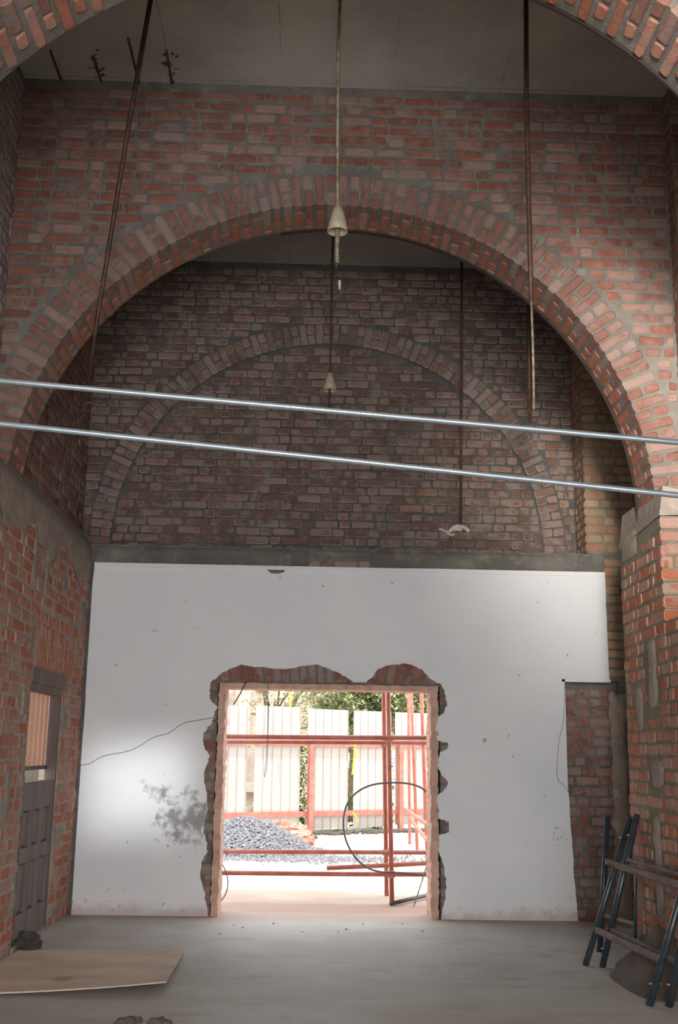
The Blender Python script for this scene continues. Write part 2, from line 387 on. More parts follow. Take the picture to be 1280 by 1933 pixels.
# ------------------------------------------------------------------ dimensions
CX, CZ, RI, RO = .135, 3.5, 2.56, 2.83       # arch centre, intrados and extrados
YB, YU = 11.36, 11.82                        # lower (plastered) and upper planes of the end wall
YM0, YM1 = 8.35, 8.80                        # wall with the middle arch
YN0, YN1 = 4.98, 5.44                        # near arch
CEIL = 7.15
XL, XLU = -2.32, -2.53                       # left wall, lower and upper
XR = 2.66                                    # right pier, lower
def inside_arch(x, z, r=RI): return (z < CZ and abs(x-CX) < r) or (x-CX)**2+(z-CZ)**2 < r*r
def vis_beyond(c):
    for Y in (YM0, YM1):
        tt = Y/c.y; p = EYE+(c-EYE)*tt
        if p.z > CZ and not inside_arch(p.x, p.z, RI+.05): return False
    return True
def vis_near(c):
    tt = YN1/c.y; p = EYE+(c-EYE)*tt
    return inside_arch(p.x, p.z, RI+.05)

# ------------------------------------------------------------------ setting
def structure(o, label, cat): return tag(o, label, cat, kind='structure')
floor = structure(boxes('floor', [(-2.52, 3.6, -4, 11.72, -.25, 0)], M['floor']), 'dusty grey concrete floor of the hall', 'floor')
ground = structure(boxes('ground', [(-30, 30, 11.72, 70, -.3, -.01), (-30, -2.52, -4, 11.72, -.3, -.01)], M['ground']), 'sunlit sandy ground outside the opening', 'ground')
ceiling = structure(boxes('ceiling', [(-3.2, 3.8, -4, 12.3, CEIL, CEIL+.25)], M['ceiling']), 'bare grey-brown concrete ceiling slab', 'ceiling')

# -- end wall, upper recessed part
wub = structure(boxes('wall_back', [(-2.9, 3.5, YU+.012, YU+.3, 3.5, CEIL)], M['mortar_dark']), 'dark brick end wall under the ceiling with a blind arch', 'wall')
BR_I, BR_O, BZ, BX = 2.385, 2.63, 3.775, .157
def allow_back(va, vb):
    # rows stop at both sides of the blind arch ring
    out = []; 
    def half(r, z): 
        d = z-BZ; return math.sqrt(max(0, r*r-d*d)) if d > 0 else r
    ho = half(BR_O, va) if va < BZ+BR_O else 0; hi = half(BR_I, vb) if vb < BZ+BR_I else 0
    if ho <= 0: return [(-2.6, 2.9)]
    out.append((-2.6, BX-ho-.008)); 
    if hi > 0: out.append((BX-hi+.012, BX+hi-.012))
    out.append((BX+ho+.008, 2.9)); return out
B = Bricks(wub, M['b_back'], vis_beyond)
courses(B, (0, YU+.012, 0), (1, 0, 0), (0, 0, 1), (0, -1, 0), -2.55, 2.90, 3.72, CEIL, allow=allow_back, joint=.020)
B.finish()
ba = structure(boxes('trim_1', [(2.4, 2.5, YU+.01, YU+.03, 3.7, 3.72)], M['mortar_dark']), 'ring of upright bricks of the blind arch on the end wall', 'arch')
bm = bmesh.new(); n = 72
prev = None
for i in range(n+1):
    a = PI*i/n; q = [bm.verts.new((BX+r*math.cos(a), y, BZ+r*math.sin(a))) for r, y in ((BR_I-.005, YU+.02), (BR_I-.005, YU-.004), (BR_O+.005, YU-.004), (BR_O+.005, YU+.02))]
    if prev:
        for j in range(3): bm.faces.new((prev[j], prev[j+1], q[j+1], q[j]))
    prev = q
me = ba.data; bm.to_mesh(me); bm.free()
B = Bricks(ba, M['b_backring'], vis_beyond)
nv = 84
for i in range(nv):
    a = PI*(i+.5)/nv; R_ = Vector((math.cos(a), 0, math.sin(a))); T = Vector((-math.sin(a), 0, math.cos(a))); w = PI*((BR_I+BR_O)/2)/nv-.018
    if i % 2: B.add(Vector((BX, YU-.018, BZ))+R_*((BR_I+BR_O)/2), R_, T, (0, -1, 0), BR_O-BR_I-.015, w, jit=1.6)
    else:
        hl = (BR_O-BR_I)/2
        for s_ in (.5, 1.5): B.add(Vector((BX, YU-.018, BZ))+R_*(BR_I+hl*s_), R_, T, (0, -1, 0), hl-.018, w, jit=1.6)
B.finish()

# -- end wall, lower thicker part with opening (x -.93..1.30, z<2.27) and niche
ox0, ox1, oz = -.95, 1.335, 2.27
NX0, NX1, NZ = 2.585, 3.20, 2.36
wbl = boxes('wall_back', [(-2.9, ox0, YB+.03, YB+.42, 0, 3.70), (ox1, NX0, YB+.03, YB+.42, 0, 3.70), (ox0, ox1, YB+.03, YB+.42, oz, 3.70),
     (NX0, NX1, YB+.14, YB+.42, 0, NZ), (NX0, 3.5, YB+.03, YB+.42, NZ, 3.70), (NX1, 3.5, YB+.03, YB+.42, 0, NZ), (-2.9, 3.5, YB+.42, YU+.3, 3.4, 3.70)], M['mortar'])
structure(wbl, 'thick lower end wall behind white plaster with a doorway hole', 'wall')
def hole_brk(x, z):
    # bricks only where plaster has come away or never was
    if z > 3.44: return True
    if x > 3.05 and z > NZ: return True
    if ox0-.26 < x < ox1+.24 and z < 2.62 and not (ox0 < x < ox1 and z < oz+.27): return True
    if x > NX1 : return True
    return False
def allow_low(va, vb):
    if vb < oz: return [(-2.4, ox0), (ox1, NX0 if vb < NZ else 3.5)]+([(NX1, 3.5)] if vb < NZ else [])
    if va < 2.55: return [(-2.4, ox0-.02), (ox1+.02, 3.5)]
    return [(-2.4, 3.5)]
B = Bricks(wbl, M['b_old'])
courses(B, (0, YB+.03, 0), (1, 0, 0), (0, 0, 1), (0, -1, 0), -2.35, 3.05, 0.0, 3.66, pitch=.0995, joint=.016, allow=allow_low, skip=lambda x, z: not hole_brk(x, z))
# flat arch of slanted bricks above the opening
for i in range(25):
    f = (i+.5)/25; x = ox0+f*(ox1-ox0); sl = (f-.5)*.5; T = Vector((math.cos(sl), 0, -math.sin(sl))); R_ = Vector((math.sin(sl), 0, math.cos(sl)))
    B.add(Vector((x, YB+.02, oz+.14)), R_, T, (0, -1, 0), .245, (ox1-ox0)/25-.013)
B.finish()
B = Bricks(wbl, M['b_old'])
courses(B, (0, YB+.14, 0), (1, 0, 0), (0, 0, 1), (0, -1, 0), NX0, NX1-.05, 0.0, NZ, pitch=.0995, joint=.016)
B.finish()
B = Bricks(wbl, M['b_olive'])
courses(B, (0, YB+.03, 0), (1, 0, 0), (0, 0, 1), (0, -1, 0), 3.09, 3.46, 2.40, 3.66, pitch=.0965, joint=.022)
B.finish()
# rough mortar band over the plaster
def rough_sheet(name, P0, U, Vv, N, lu, lv, nu, nv, amp, mat, parent=None, edge=0.0, seed=1, thick=.03):
    r = random.Random(seed); bm = bmesh.new(); U, Vv, N, P0 = map(Vector, (U, Vv, N, P0)); g = []
    for j in range(nv+1):
        row = []
        for i in range(nu+1):
            e = i in (0, nu) or j in (0, nv); u = lu*i/nu; v = lv*j/nv
            du = r.uniform(-edge, edge) if e else 0; dv = r.uniform(-edge, edge) if e else 0
            row.append(bm.verts.new(P0+U*(u+du)+Vv*(v+dv)+N*((r.uniform(0, amp)) if not e else -thick)))
        g.append(row)
    for j in range(nv):
        for i in range(nu): bm.faces.new((g[j][i], g[j][i+1], g[j+1][i+1], g[j+1][i]))
    return bmobj(name, bm, mat, parent, True)
for x0_, x1_, sd in ((-2.32, -.02, 3), (.60, 3.09, 4)): rough_sheet('mortar_band', (x0_, YB+.006, 3.485), (1, 0, 0), (0, 0, 1), (0, -1, 0), x1_-x0_, .205, 50, 6, .02, M['mortar'], wbl, .014, sd)
rough_sheet('mortar_band', (-.03, YB+.006, 3.60), (1, 0, 0), (0, 0, 1), (0, -1, 0), .66, .09, 14, 3, .02, M['mortar'], wbl, .014, 5)

# plaster skin, outline read from the photograph on the wall plane
YP = YB-.006
out_px = [(150,1480),(143,1560),(140,1640),(134,1730)]
hole_l = [(393,1729),(388,1700),(384,1680),(378,1652),(380,1628),(390,1612),(391,1590),(384,1572),(388,1552),(392,1522),(388,1490),(385,1462),(391,1442),(396,1425),(386,1410),(383,1396),(386,1382),(400,1364),(404,1350),(411,1334),(398,1322),(395,1302),(398,1288),(413,1275),(432,1263),(455,1254),(475,1258),(500,1259),(522,1262),(545,1262),(570,1257),(595,1254),(620,1262),(642,1271),(655,1280),(668,1288)]
hole_r = [(692,1288),(705,1276),(715,1262),(740,1255),(765,1252),(785,1258),(800,1268),(812,1281),(822,1288),(833,1292),(842,1314),(844,1332),(836,1348),(828,1352),(824,1366),(823,1382),(827,1398),(846,1402),(845,1414),(831,1419),(828,1432),(826,1446),(832,1458),(846,1478),(838,1492),(827,1501),(826,1518),(829,1546),(848,1551),(848,1571),(829,1577),(827,1600),(836,1630),(843,1660),(841,1690),(836,1715),(833,1733)]
r = random.Random(5)
def ragged(pts, n=4, j=1.6):
    o = []
    for a, b_ in zip(pts, pts[1:]):
        for k in range(n):
            f = k/n; o.append((a[0]+(b_[0]-a[0])*f+(r.uniform(-j, j) if k else 0), a[1]+(b_[1]-a[1])*f+(r.uniform(-j, j) if k else 0)))
    o.append(pts[-1]); return o
outer_r = [(2.661, 0.0), (2.640, .9), (2.612, 1.7), (2.598, 2.374)]
px = [aty(x, y, YP) for x, y in ragged(hole_l)+ragged(hole_r)]
loop = [(p.x, max(p.z, -.005)) for p in px]
loop[0] = (loop[0][0], -.005); loop[-1] = (loop[-1][0], -.005)
def rag2(pts, n, j): 
    o = []
    for a, b_ in zip(pts, pts[1:]):
        for k in range(n): f = k/n; o.append((a[0]+(b_[0]-a[0])*f+r.uniform(-j, j), a[1]+(b_[1]-a[1])*f+r.uniform(-j, j)))
    o.append(pts[-1]); return o
loop += rag2([(2.69, -.005), (2.665, .5), (2.65, .9), (2.612, 1.7), (2.600, 2.374)], 6, .006)
loop += rag2([(3.095, 2.374), (3.09, 2.9), (3.088, 3.50)], 5, .004)
chip = [(540,1072),(536,1080),(526,1083),(512,1082),(504,1076),(500,1068)]
loop += [(2.2, 3.50), (1.2, 3.503)] + [(p.x, min(p.z, 3.5)) for p in [aty(x, y, YP) for x, y in chip]]
loop += [(-1.4, 3.497), (-2.295, 3.50)] + rag2([(-2.296, 3.45), (-2.30, 1.6), (-2.30, .1), (-2.30, -.005)], 8, .006)
bm = bmesh.new(); vs = [bm.verts.new((x, YP, z)) for x, z in loop]; f = bm.faces.new(vs)
ex = bmesh.ops.extrude_face_region(bm, geom=[f]); 
for v in [e for e in ex['geom'] if isinstance(e, bmesh.types.BMVert)]: v.co.y += .03
bmesh.ops.triangulate(bm, faces=bm.faces)
plaster = bmobj('plaster', bm, M['plaster'], wbl)
plaster['label'] = 'white plaster skin broken away around the opening'
# shallow moulding along the plaster's top, niche reveal
boxes('moulding', [(-2.29, 1.0, YP-.012, YP+.01, 3.455, 3.497), (1.0, 3.075, YP-.012, YP+.01, 3.455, 3.499)], M['plaster'], wbl)
boxes('niche_reveal', [(2.598, 2.63, YP+.001, YB+.135, 0.0, 2.37), (2.598, 3.11, YP+.001, YB+.135, 2.345, 2.372)], M['plaster'], wbl)
rough_sheet('cement_strip', (3.10, YB+.01, 0), (1, 0, 0), (0, 0, 1), (0, -1, 0), .17, 2.24, 5, 44, .03, M['mortar_pale'], wbl, .02, 9)

# dusty pink jambs and lintel edge of the opening
jm = structure(empty('trim_4', (.19, YB+.2, 0)), 'dusty pink broken jambs and lintel lining the opening', 'door frame')
def rough_bar(name, x0, x1, y0, y1, z0, z1, mat, parent, axis, n, amp, seed):
    r = random.Random(seed); bm = bmesh.new(); prev = None
    for i in range(n+1):
        f = i/n; j = lambda: r.uniform(-amp, amp)
        if axis == 'z': z = z0+(z1-z0)*f; q = [(x0+j(), y0+j(), z), (x1+j(), y0+j(), z), (x1+j(), y1, z), (x0+j(), y1, z)]
        else: x = x0+(x1-x0)*f; q = [(x, y0+j(), z0+j()), (x, y0+j(), z1+j()), (x, y1, z1+j()), (x, y1, z0+j())]
        q = [bm.verts.new(p) for p in q]
        if prev:
            for k in range(4): bm.faces.new((prev[k], prev[(k+1) % 4], q[(k+1) % 4], q[k]))
        else: bm.faces.new(q)
        prev = q
    bm.faces.new(prev[::-1]); return bmobj(name, bm, mat, parent)
rough_bar('jamb', -.94, -.868, YB-.004, YB+.40, 0, 2.262, M['pink'], jm, 'z', 60, .008, 1)
rough_bar('jamb', 1.235, 1.312, YB-.004, YB+.40, 0, 2.262, M['pink'], jm, 'z', 60, .010, 2)
rough_bar('lintel_edge', -.93, 1.315, YB-.006, YB+.40, 2.222, 2.275, M['pink'], jm, 'x', 60, .004, 3)

# -- middle arch wall
def arch_wall(name, y0, y1, x0, x1, mat, RR=RI, zb=CZ):
    bm = bmesh.new(); N_ = 72; lst = []
    ang = [PI-PI*i/N_ for i in range(N_+1)]
    fr = [(CX+RR*math.cos(a), CZ+RR*math.sin(a)) for a in ang]
    for y, fl in ((y0, 0), (y1, 1)):
        lo = [bm.verts.new((x, y, z)) for x, z in fr]; hi = [bm.verts.new((x, y, CEIL)) for x, z in fr]
        for i in range(N_):
            q = (lo[i], lo[i+1], hi[i+1], hi[i]); bm.faces.new(q[::-1] if fl else q)
        lst.append(lo)
    for i in range(N_): bm.faces.new((lst[0][i+1], lst[0][i], lst[1][i], lst[1][i+1]))
    box(bm, x0, CX-RR, y0, y1, zb, CEIL); box(bm, CX+RR, x1, y0, y1, zb, CEIL)
    return bmobj(name, bm, mat)
wm = structure(arch_wall('wall_middle', YM0, YM1, -3.0, 3.6, M['mortar'], RI+.004), 'red brick cross wall above the middle arch', 'wall')
def allow_mid(va, vb):
    d = va-CZ; h = math.sqrt(max(0, (RO+.012)**2-d*d)) if d < RO+.012 else 0
    return [(-2.6, 3.0)] if h <= 0 else [(-2.6, CX-h), (CX+h, 3.0)]
B = Bricks(wm, M['b_mid'], vis_near)
courses(B, (0, YM0, 0), (1, 0, 0), (0, 0, 1), (0, -1, 0), -2.56, 2.91, 3.62, CEIL-.03, allow=allow_mid, joint=.020)
B.finish()
# ring and soffit
def arch_ring(name, y0, y1, face, nv, label, face_mat, sof_mat, nrow, mort, vis=None, jt=.019, sof_out=.006):
    bm = bmesh.new(); prev = None
    for i in range(97):
        a = PI*i/96; q = [bm.verts.new((CX+r_*math.cos(a), y, CZ+r_*math.sin(a))) for r_, y in ((RI+.002, y1), (RI+.002, y0-.001), (RO+.01, y0-.001))]
        if prev:
            for j in range(2): bm.faces.new((prev[j], prev[j+1], q[j+1], q[j]))
        prev = q
    o = structure(bmobj(name, bm, mort), label, 'arch')
    B = Bricks(o, face_mat, vis); C = Vector((CX, 0, CZ))
    for i in range(nv):
        a = PI*(i+.5)/nv; R_ = Vector((math.cos(a), 0, math.sin(a))); T = Vector((-math.sin(a), 0, math.cos(a)))
        w = PI*(RI+.13)/nv-jt; rin = RI-sof_out; dp = .112 if i % 2 else .235
        if face:
            Yf = y0-.011
            if i % 2: B.add(C+R_*((rin+RO)/2)+Vector((0, Yf, 0)), R_, T, (0, -1, 0), RO-rin-.004, w, depth=dp, jit=.5)
            else:
                l1 = (RO-rin)*.52
                B.add(C+R_*(rin+(l1-jt)/2)+Vector((0, Yf, 0)), R_, T, (0, -1, 0), l1-jt, w, depth=dp, jit=.5)
                l2 = RO-rin-l1
                B.add(C+R_*(RO-l2/2)+Vector((0, Yf, 0)), R_, T, (0, -1, 0), l2-.004, w, depth=.05, jit=.5)
    B.finish()
    B = Bricks(o, sof_mat, vis)
    for i in range(nv):
        a = PI*(i+.5)/nv; R_ = Vector((math.cos(a), 0, math.sin(a))); T = Vector((-math.sin(a), 0, math.cos(a)))
        w = PI*RI/nv-jt; yy = (y0-.011+(.112 if i % 2 else .235)+jt) if face else y0
        sq = [.31] if (i % 2) else [.115, .245, .115]
        if not face: sq = [.20, .225] if i % 2 else [.095, .20, .10]
        for L in sq:
            e = min(yy+L, y1-.012); s0 = max(yy, y0)
            if e-s0 > .05: B.add(C+R_*(RI-sof_out)+Vector((0, (s0+e)/2, 0)), (0, 1, 0), T, -R_, e-s0, w, jit=1.3 if not face else 1)
            yy += L+jt
    B.finish()
    # dark edging at the far arris of the soffit
    bm = bmesh.new(); prev = None
    for i in range(61):
        a = PI*(-.02+.58*i/60); q = [bm.verts.new((CX+r_*math.cos(a), y, CZ+r_*math.sin(a))) for r_, y in ((RI-.020, y1-.006), (RI-.020, y1+.012), (RI+.02, y1+.012), (RI+.02, y1-.006))]
        if prev:
            for j in range(4): bm.faces.new((prev[j], prev[(j+1) % 4], q[(j+1) % 4], q[j]))
        else: bm.faces.new(q)
        prev = q
    bm.faces.new(prev[::-1]); bmobj('arch_edging', bm, M['edging'], o)
    return o
ringm = arch_ring('trim_2', YM0, YM1, True, 88, 'ring of upright bricks framing the middle arch', M['b_ring'], M['b_soffit'], 3, M['mortar'], vis_near)
wn = structure(arch_wall('wall_near', YN0, YN1, -3.0, 3.6, M['mortar'], RI+.004), 'cross wall over the near arch at the top of the view', 'wall')
ringn = arch_ring('trim_3', YN0, YN1, True, 84, 'brick underside of the near arch across the top corners', M['b_ring'], M['b_soffit'], 4, M['mortar'], None, .03, .014)

# right-hand upper piers standing proud of the cross walls
wr = structure(boxes('wall_right', [(3.42, 3.7, -4, 12.2, 0, CEIL), (2.93, 3.45, 8.17+.012, YM0, 3.45, CEIL), (2.91, 3.5, YB+.012, YU+.2, 3.70, CEIL),
    (XR+.012, 3.5, 8.182, 9.30, 0, 3.42), (XR+.012, 3.5, 5.6, 8.182, 0, 2.60), (2.93, 3.5, YM1, 9.30, 3.42, CEIL)], M['mortar_olive']), 'brick right wall and pier beside the scaffold frames', 'wall')
B = Bricks(wr, M['b_olive'], vis_beyond)
courses(B, (0, YB+.012, 0), (1, 0, 0), (0, 0, 1), (0, -1, 0), 2.91, 3.46, 3.72, CEIL, joint=.020)
courses(B, (2.91, 0, 0), (0, 1, 0), (0, 0, 1), (-1, 0, 0), YB+.012, YU+.01, 3.72, CEIL, joint=.020, start=1)
B.finish()
B = Bricks(wr, M['b_mid'], vis_near)
courses(B, (0, 8.182, 0), (1, 0, 0), (0, 0, 1), (0, -1, 0), 2.93, 3.40, 3.62, CEIL, joint=.020)
courses(B, (2.93, 0, 0), (0, 1, 0), (0, 0, 1), (-1, 0, 0), 8.182, YM0, 3.62, CEIL, joint=.020, start=1)
B.finish()
def in_patch(P):
    return lambda u, v: any(a < u < b_ and c < v < d for a, b_, c, d in P)
patch_r = [(8.52, 8.68, .4, 1.2), (8.42, 8.66, 1.95, 2.55), (8.36, 8.68, 1.35, 1.62), (8.82, 9.02, 1.8, 2.2), (8.75, 9.30, 3.2, 3.5), (7.9, 8.05, .5, 1.1)]
B = Bricks(wr, M['b_orange'])
courses(B, (0, 8.182, 0), (1, 0, 0), (0, 0, 1), (0, -1, 0), XR+.004, 3.40, 2.60, 3.44, pitch=.1025, joint=.017)
B.finish()
B = Bricks(wr, M['b_orange'])
courses(B, (XR+.012, 0, 0), (0, 1, 0), (0, 0, 1), (-1, 0, 0), 8.174, 9.30, 2.6-.0995*26+.0, 3.36, pitch=.0995, joint=.017, skip=in_patch(patch_r), start=1, proud=.007)
courses(B, (XR+.012, 0, 0), (0, 1, 0), (0, 0, 1), (-1, 0, 0), 6.0, 8.165, 2.6-.0995*26, 2.6, pitch=.0995, joint=.017, skip=in_patch(patch_r), proud=.007)
B.finish()
for k, (a, b_, c, d) in enumerate(patch_r):
    rough_sheet('mortar_patch', (XR+.004, a, max(c, .02)), (0, 1, 0), (0, 0, 1), (-1, 0, 0), b_-a, d-c-.02, 6, max(4, int((d-c)/.05)), .014, M['cement'], wr, .03, 20+k)
# sloped mortar caps where lower wall is thicker than the upper
bm = bmesh.new()
vs = [bm.verts.new(p) for p in [(XR, 8.17, 3.42), (XR, 9.30, 3.36), (2.70, 9.30, 3.66), (2.70, 8.17, 3.66), (3.5, 8.17, 3.46), (3.5, 9.30, 3.66)]]
bm.faces.new((vs[0], vs[1], vs[2], vs[3])); bm.faces.new((vs[0], vs[3], vs[4])); bm.faces.new((vs[3], vs[2], vs[5], vs[4]))
bmobj('mortar_cap', bm, M['cement'], wr)

# -- left wall
DY0, DY1, DZ = 9.25, 10.46, 2.24
wl = structure(boxes('wall_left', [(-2.50, XL-.012, -4, DY0, 0, 3.6), (-2.50, XL-.012, DY1, YB+.1, 0, 3.6), (-2.50, XL-.012, DY0, DY1, DZ, 3.6)], M['mortar_pale']), 'orange brick left wall with a door near the corner', 'wall')
wlu = structure(boxes('wall_left', [(-3.1, XLU-.012, -4, YU+.2, 3.6, CEIL)], M['mortar']), 'greyed brick upper left wall above the sloped ledge', 'wall')
patch_l = [(10.95, 11.22, 2.75, 3.1), (9.0, 9.15, 2.9, 3.35), (9.03, 9.2, 2.35, 2.72), (8.98, 9.14, 1.82, 2.12), (9.45, 9.62, 2.86, 3.35), (10.1, 10.3, 2.98, 3.3), (9.12, 9.25, .3, .62), (9.12, 9.25, 1.0, 1.55), (9.1, 9.24, 1.45, 1.65), (10.46, 10.66, 1.72, 2.0), (10.46, 10.75, 1.15, 1.3), (10.46, 10.9, .72, .9), (10.46, 10.9, .05, .22), (10.46, 10.62, 1.42, 1.58), (8.7, 8.85, 1.0, 1.5)]
def skip_l(u, v):
    if in_patch(patch_l)(u, v): return True
    if 9.27 < u < 11.08 and 2.26 < v < 2.76: return True
    n = math.sin(u*5.1)*.10+math.sin(u*11.3+1)*.05
    return v > 3.34+n
def allow_l(va, vb): return [(7.2, DY0), (DY1, 11.37)] if va < DZ-.02 else [(7.2, 11.37)]
B = Bricks(wl, M['b_orange'])
courses(B, (XL-.012, 0, 0), (0, 1, 0), (0, 0, 1), (1, 0, 0), 7.6, YB+.01, .0, 3.6, pitch=.0995, joint=.015, allow=allow_l, skip=skip_l)
n = 24
for i in range(n):
    y = 9.30+(i+.5)*(11.06-9.30)/n; sl = (i/n-.5)*.18
    U = Vector((0, math.sin(sl), math.cos(sl))); T = Vector((0, math.cos(sl), -math.sin(sl)))
    sp = [(.115, 2.32), (.245, 2.515), (.105, 2.70)] if i % 2 else [(.245, 2.385), (.115, 2.58), (.09, 2.695)]
    for L, z in sp: B.add((XL-.002, y, z), U, T, (1, 0, 0), L, .062)
B.finish()
for k, (a, b_, c, d) in enumerate(patch_l):
    rough_sheet('mortar_patch', (XL-.004, a, max(c, .02)), (0, 1, 0), (0, 0, 1), (1, 0, 0), b_-a, d-c-.02, 6, max(4, int((d-c)/.05)), .013, M['cement'], wl, .03, 40+k)
# far reveal bricks of the door opening and the narrow dark joint against the plaster
boxes('corner_joint', [(XL-.01, XL+.022, YB-.03, YB+.01, 0, 3.5)], M['mortar_dark'], wl)
# sloped plastered ledge
r = random.Random(11); bm = bmesh.new(); g = []
ys = [7.2+i*(YU+.02-7.2)/90 for i in range(91)]
prof = [(XL-.004, 0), (XL+.006, .07), (XL+.004, .22), (XL-.02, .30), (XLU+.02, .50), (XLU-.008, .56)]
for y in ys:
    base = 3.34+math.sin(y*5.1)*.10+math.sin(y*11.3+1)*.05+r.uniform(-.03, .03)-.03
    g.append([bm.verts.new((x+r.uniform(-.004, .004), y, (base if k == 0 else (base+.08 if k == 1 else 3.36+z)))) for k, (x, z) in enumerate(prof)])
for a, b_ in zip(g, g[1:]):
    for k in range(len(prof)-1): bm.faces.new((a[k], a[k+1], b_[k+1], b_[k]))
bmobj('sloped_ledge', bm, M['cement'], wl, True)
B = Bricks(wlu, M['b_mid'], vis_beyond)
courses(B, (XLU-.012, 0, 0), (0, 1, 0), (0, 0, 1), (1, 0, 0), YM1+.01, YU+.01, 3.90, CEIL, joint=.018)
B.finish()
B = Bricks(wlu, M['b_grey'], vis_near)
courses(B, (XLU-.012, 0, 0), (0, 1, 0), (0, 0, 1), (1, 0, 0), YN1+.3, YM0, 4.6, CEIL, joint=.016)
B.finish()

# hidden-side shell behind the camera
structure(boxes('wall_rear', [(-3.1, 3.7, -4.2, -4.0, 4.6, CEIL+.2)], M['mortar']), 'wall above the open rear of the hall', 'wall')
# exposed reinforcement in the ceiling
for k, (a, b_) in enumerate((((95, 95), (118, 158)), ((176, 105), (193, 160)), ((242, 72), (264, 164)), ((314, 95), (326, 165)))):
    tubeobj('reinforcing_bar', [atz(*a, CEIL-.004), atz(*b_, CEIL-.004)], .010, M['rust'], ceiling, 6)
    r = random.Random(k+60); bm = bmesh.new()
    for q in range(26):
        f = r.random(); p = atz(a[0]+(b_[0]-a[0])*f, a[1]+(b_[1]-a[1])*f, CEIL)
        x, y, s_ = p.x+r.gauss(0, .035), p.y+r.gauss(0, .05), r.uniform(.008, .022)
        vs = [bm.verts.new((x+s_*math.cos(j*PI/2.5+r.random())*r.uniform(.6, 1.3), y+s_*math.sin(j*PI/2.5+r.random())*r.uniform(.6, 1.3), CEIL-r.uniform(.001, .006))) for j in range(5)]
        try: bm.faces.new(vs)
        except ValueError: pass
    for v_ in bm.verts: pass
    o = bmobj('spalled_chips', bm, M['debris'] if k % 2 else M['scrap'], ceiling); o['kind'] = 'stuff'
#OBJECTS
# ------------------------------------------------------------------ door in the left wall
def dbox(bm, y0, y1, z0, z1, x0, x1): box(bm, x0, x1, y0, y1, z0, z1)
door = structure(empty('door_1', (-2.44, 9.85, 0)), 'greyed timber door with open upper half in left wall', 'door')
XD = -2.345
boxes('frame', [(XD-.09, XL-.018, DY1-.045, DY1-.005, .0, DZ), (XD-.09, XL-.03, DY0+.005, DY0+.09, .0, DZ)], M['wood_dark'], door)
boxes('lintel', [(XD-.10, XL+.012, DY0-.03, DY1+.04, DZ-.11, DZ+.015), (XD-.10, XL-.006, DY0, DY1, DZ-.17, DZ-.11)], M['wood_grey'], door)
y0, y1 = DY0+.09, DY1-.045
leaf = boxes('door_leaf', [(XD-.06, XD-.035, y0, y1, .04, 1.30)], M['wood_dark'], door)
for z0, z1 in ((.04, .26), (.66, .78), (1.08, 1.31)): boxes('rail', [(XD-.07, XD, y0, y1, z0, z1)], M['wood_grey'], leaf)
w = (y1-y0)/3
for i in range(4):
    yc = y0+i*w; a = max(y0, yc-.055); b_ = min(y1, yc+.055)
    boxes('stile', [(XD-.068, XD-.003, a, b_, .04, 1.30)], M['wood_grey'], leaf)
for i in range(3):
    for z0, z1 in ((.27, .65), (.79, 1.07)): boxes('panel', [(XD-.05, XD-.025, y0+i*w+.10, y0+(i+1)*w-.075, z0+.01, z1-.01)], M['wood_grey'], leaf)
boxes('threshold', [(-2.75, XL+.01, DY0, DY1, -.01, .04)], M['cement'], door)

def thing(name, label, cat, loc, group=None):
    return tag(empty(name, loc), label, cat, group)
# translucent peach boards hung in the upper half of the doorway
pb_ = thing('boarded_screen', 'backlit peach boards closing the open upper half of the door', 'screen', (-2.44, 9.9, 1.45))
XB = -2.43; zt, zb = DZ-.11, atx(75, 1447, -2.43).z
ya = DY0+.09; k = 0
while ya < DY1-.06:
    w_ = .30 if k == 0 else .085; e = min(ya+w_, DY1-.05); d_ = .008 if k % 2 else 0
    boxes('board', [(XB-.010-d_, XB-d_, ya, e-.012, zb, zt)], M['boardp'], pb_); ya = e+(.02 if k == 0 else 0); k += 1
boxes('bottom_rail', [(XB-.02, XB+.012, DY0+.09, DY1-.05, zb-.025, zb+.008)], M['wood_dark'], pb_)
o = boxes('yard_post', [(-3.0, -2.93, 11.7, 11.78, -.02, 1.9)], M['rust']); tag(o, 'dark post outside seen through the gap above the lower door', 'post')
# ------------------------------------------------------------------ hanging rods and cups
def cup(parent, c, s=1.0, mat='cream'):
    bm = bmesh.new(); lathe(bm, [(.018*s, .19*s), (.030*s, .18*s), (.045*s, .13*s), (.062*s, .06*s), (.070*s, 0), (.064*s, 0), (.056*s, .06*s), (.038*s, .13*s), (.014*s, .17*s)], c, 28)
    return bmobj('canopy_cup', bm, M[mat], parent, True)
YR = 7.17
t = thing('fan_downrod', 'long downrod with cream canopy cup hanging nearest the middle, bare wires below', 'fan rod', aty(643, -10, YR))
tubeobj('rod', [aty(642, -4, YR), aty(638, 120, YR), aty(637, 402, YR)], .0125, M['creamrod'], t)
p = aty(637, 438, YR); cup(t, p, 1.06)
tubeobj('lower_rod', [aty(637.5, 405, YR), aty(636, 497, YR)], .0155, M['creamrod'], t)
bm = bmesh.new(); lathe(bm, [(.012, 0.0), (.05, -.01), (.065, -.05), (.045, -.075), (.012, -.08)], aty(643, -10, YR)+Vector((0, 0, .06)), 24); bmobj('ceiling_canopy', bm, M['cream'], t, True)
tubeobj('wire', smooth_path([aty(637, 495, YR), aty(650, 500, YR), aty(652, 512, YR), aty(646, 523, YR), aty(643, 545, YR)]), .0025, M['wire'], t, 6)
tubeobj('wire', smooth_path([aty(636, 497, YR), aty(634, 515, YR), aty(634, 530, YR), aty(631, 548, YR)]), .004, M['wire'], t, 6)
boxes('connector', [(aty(641,545,YR).x-.008, aty(641,545,YR).x+.008, YR-.01, YR+.01, aty(641,546,YR).z, aty(641,530,YR).z)], M['scrap'], t)
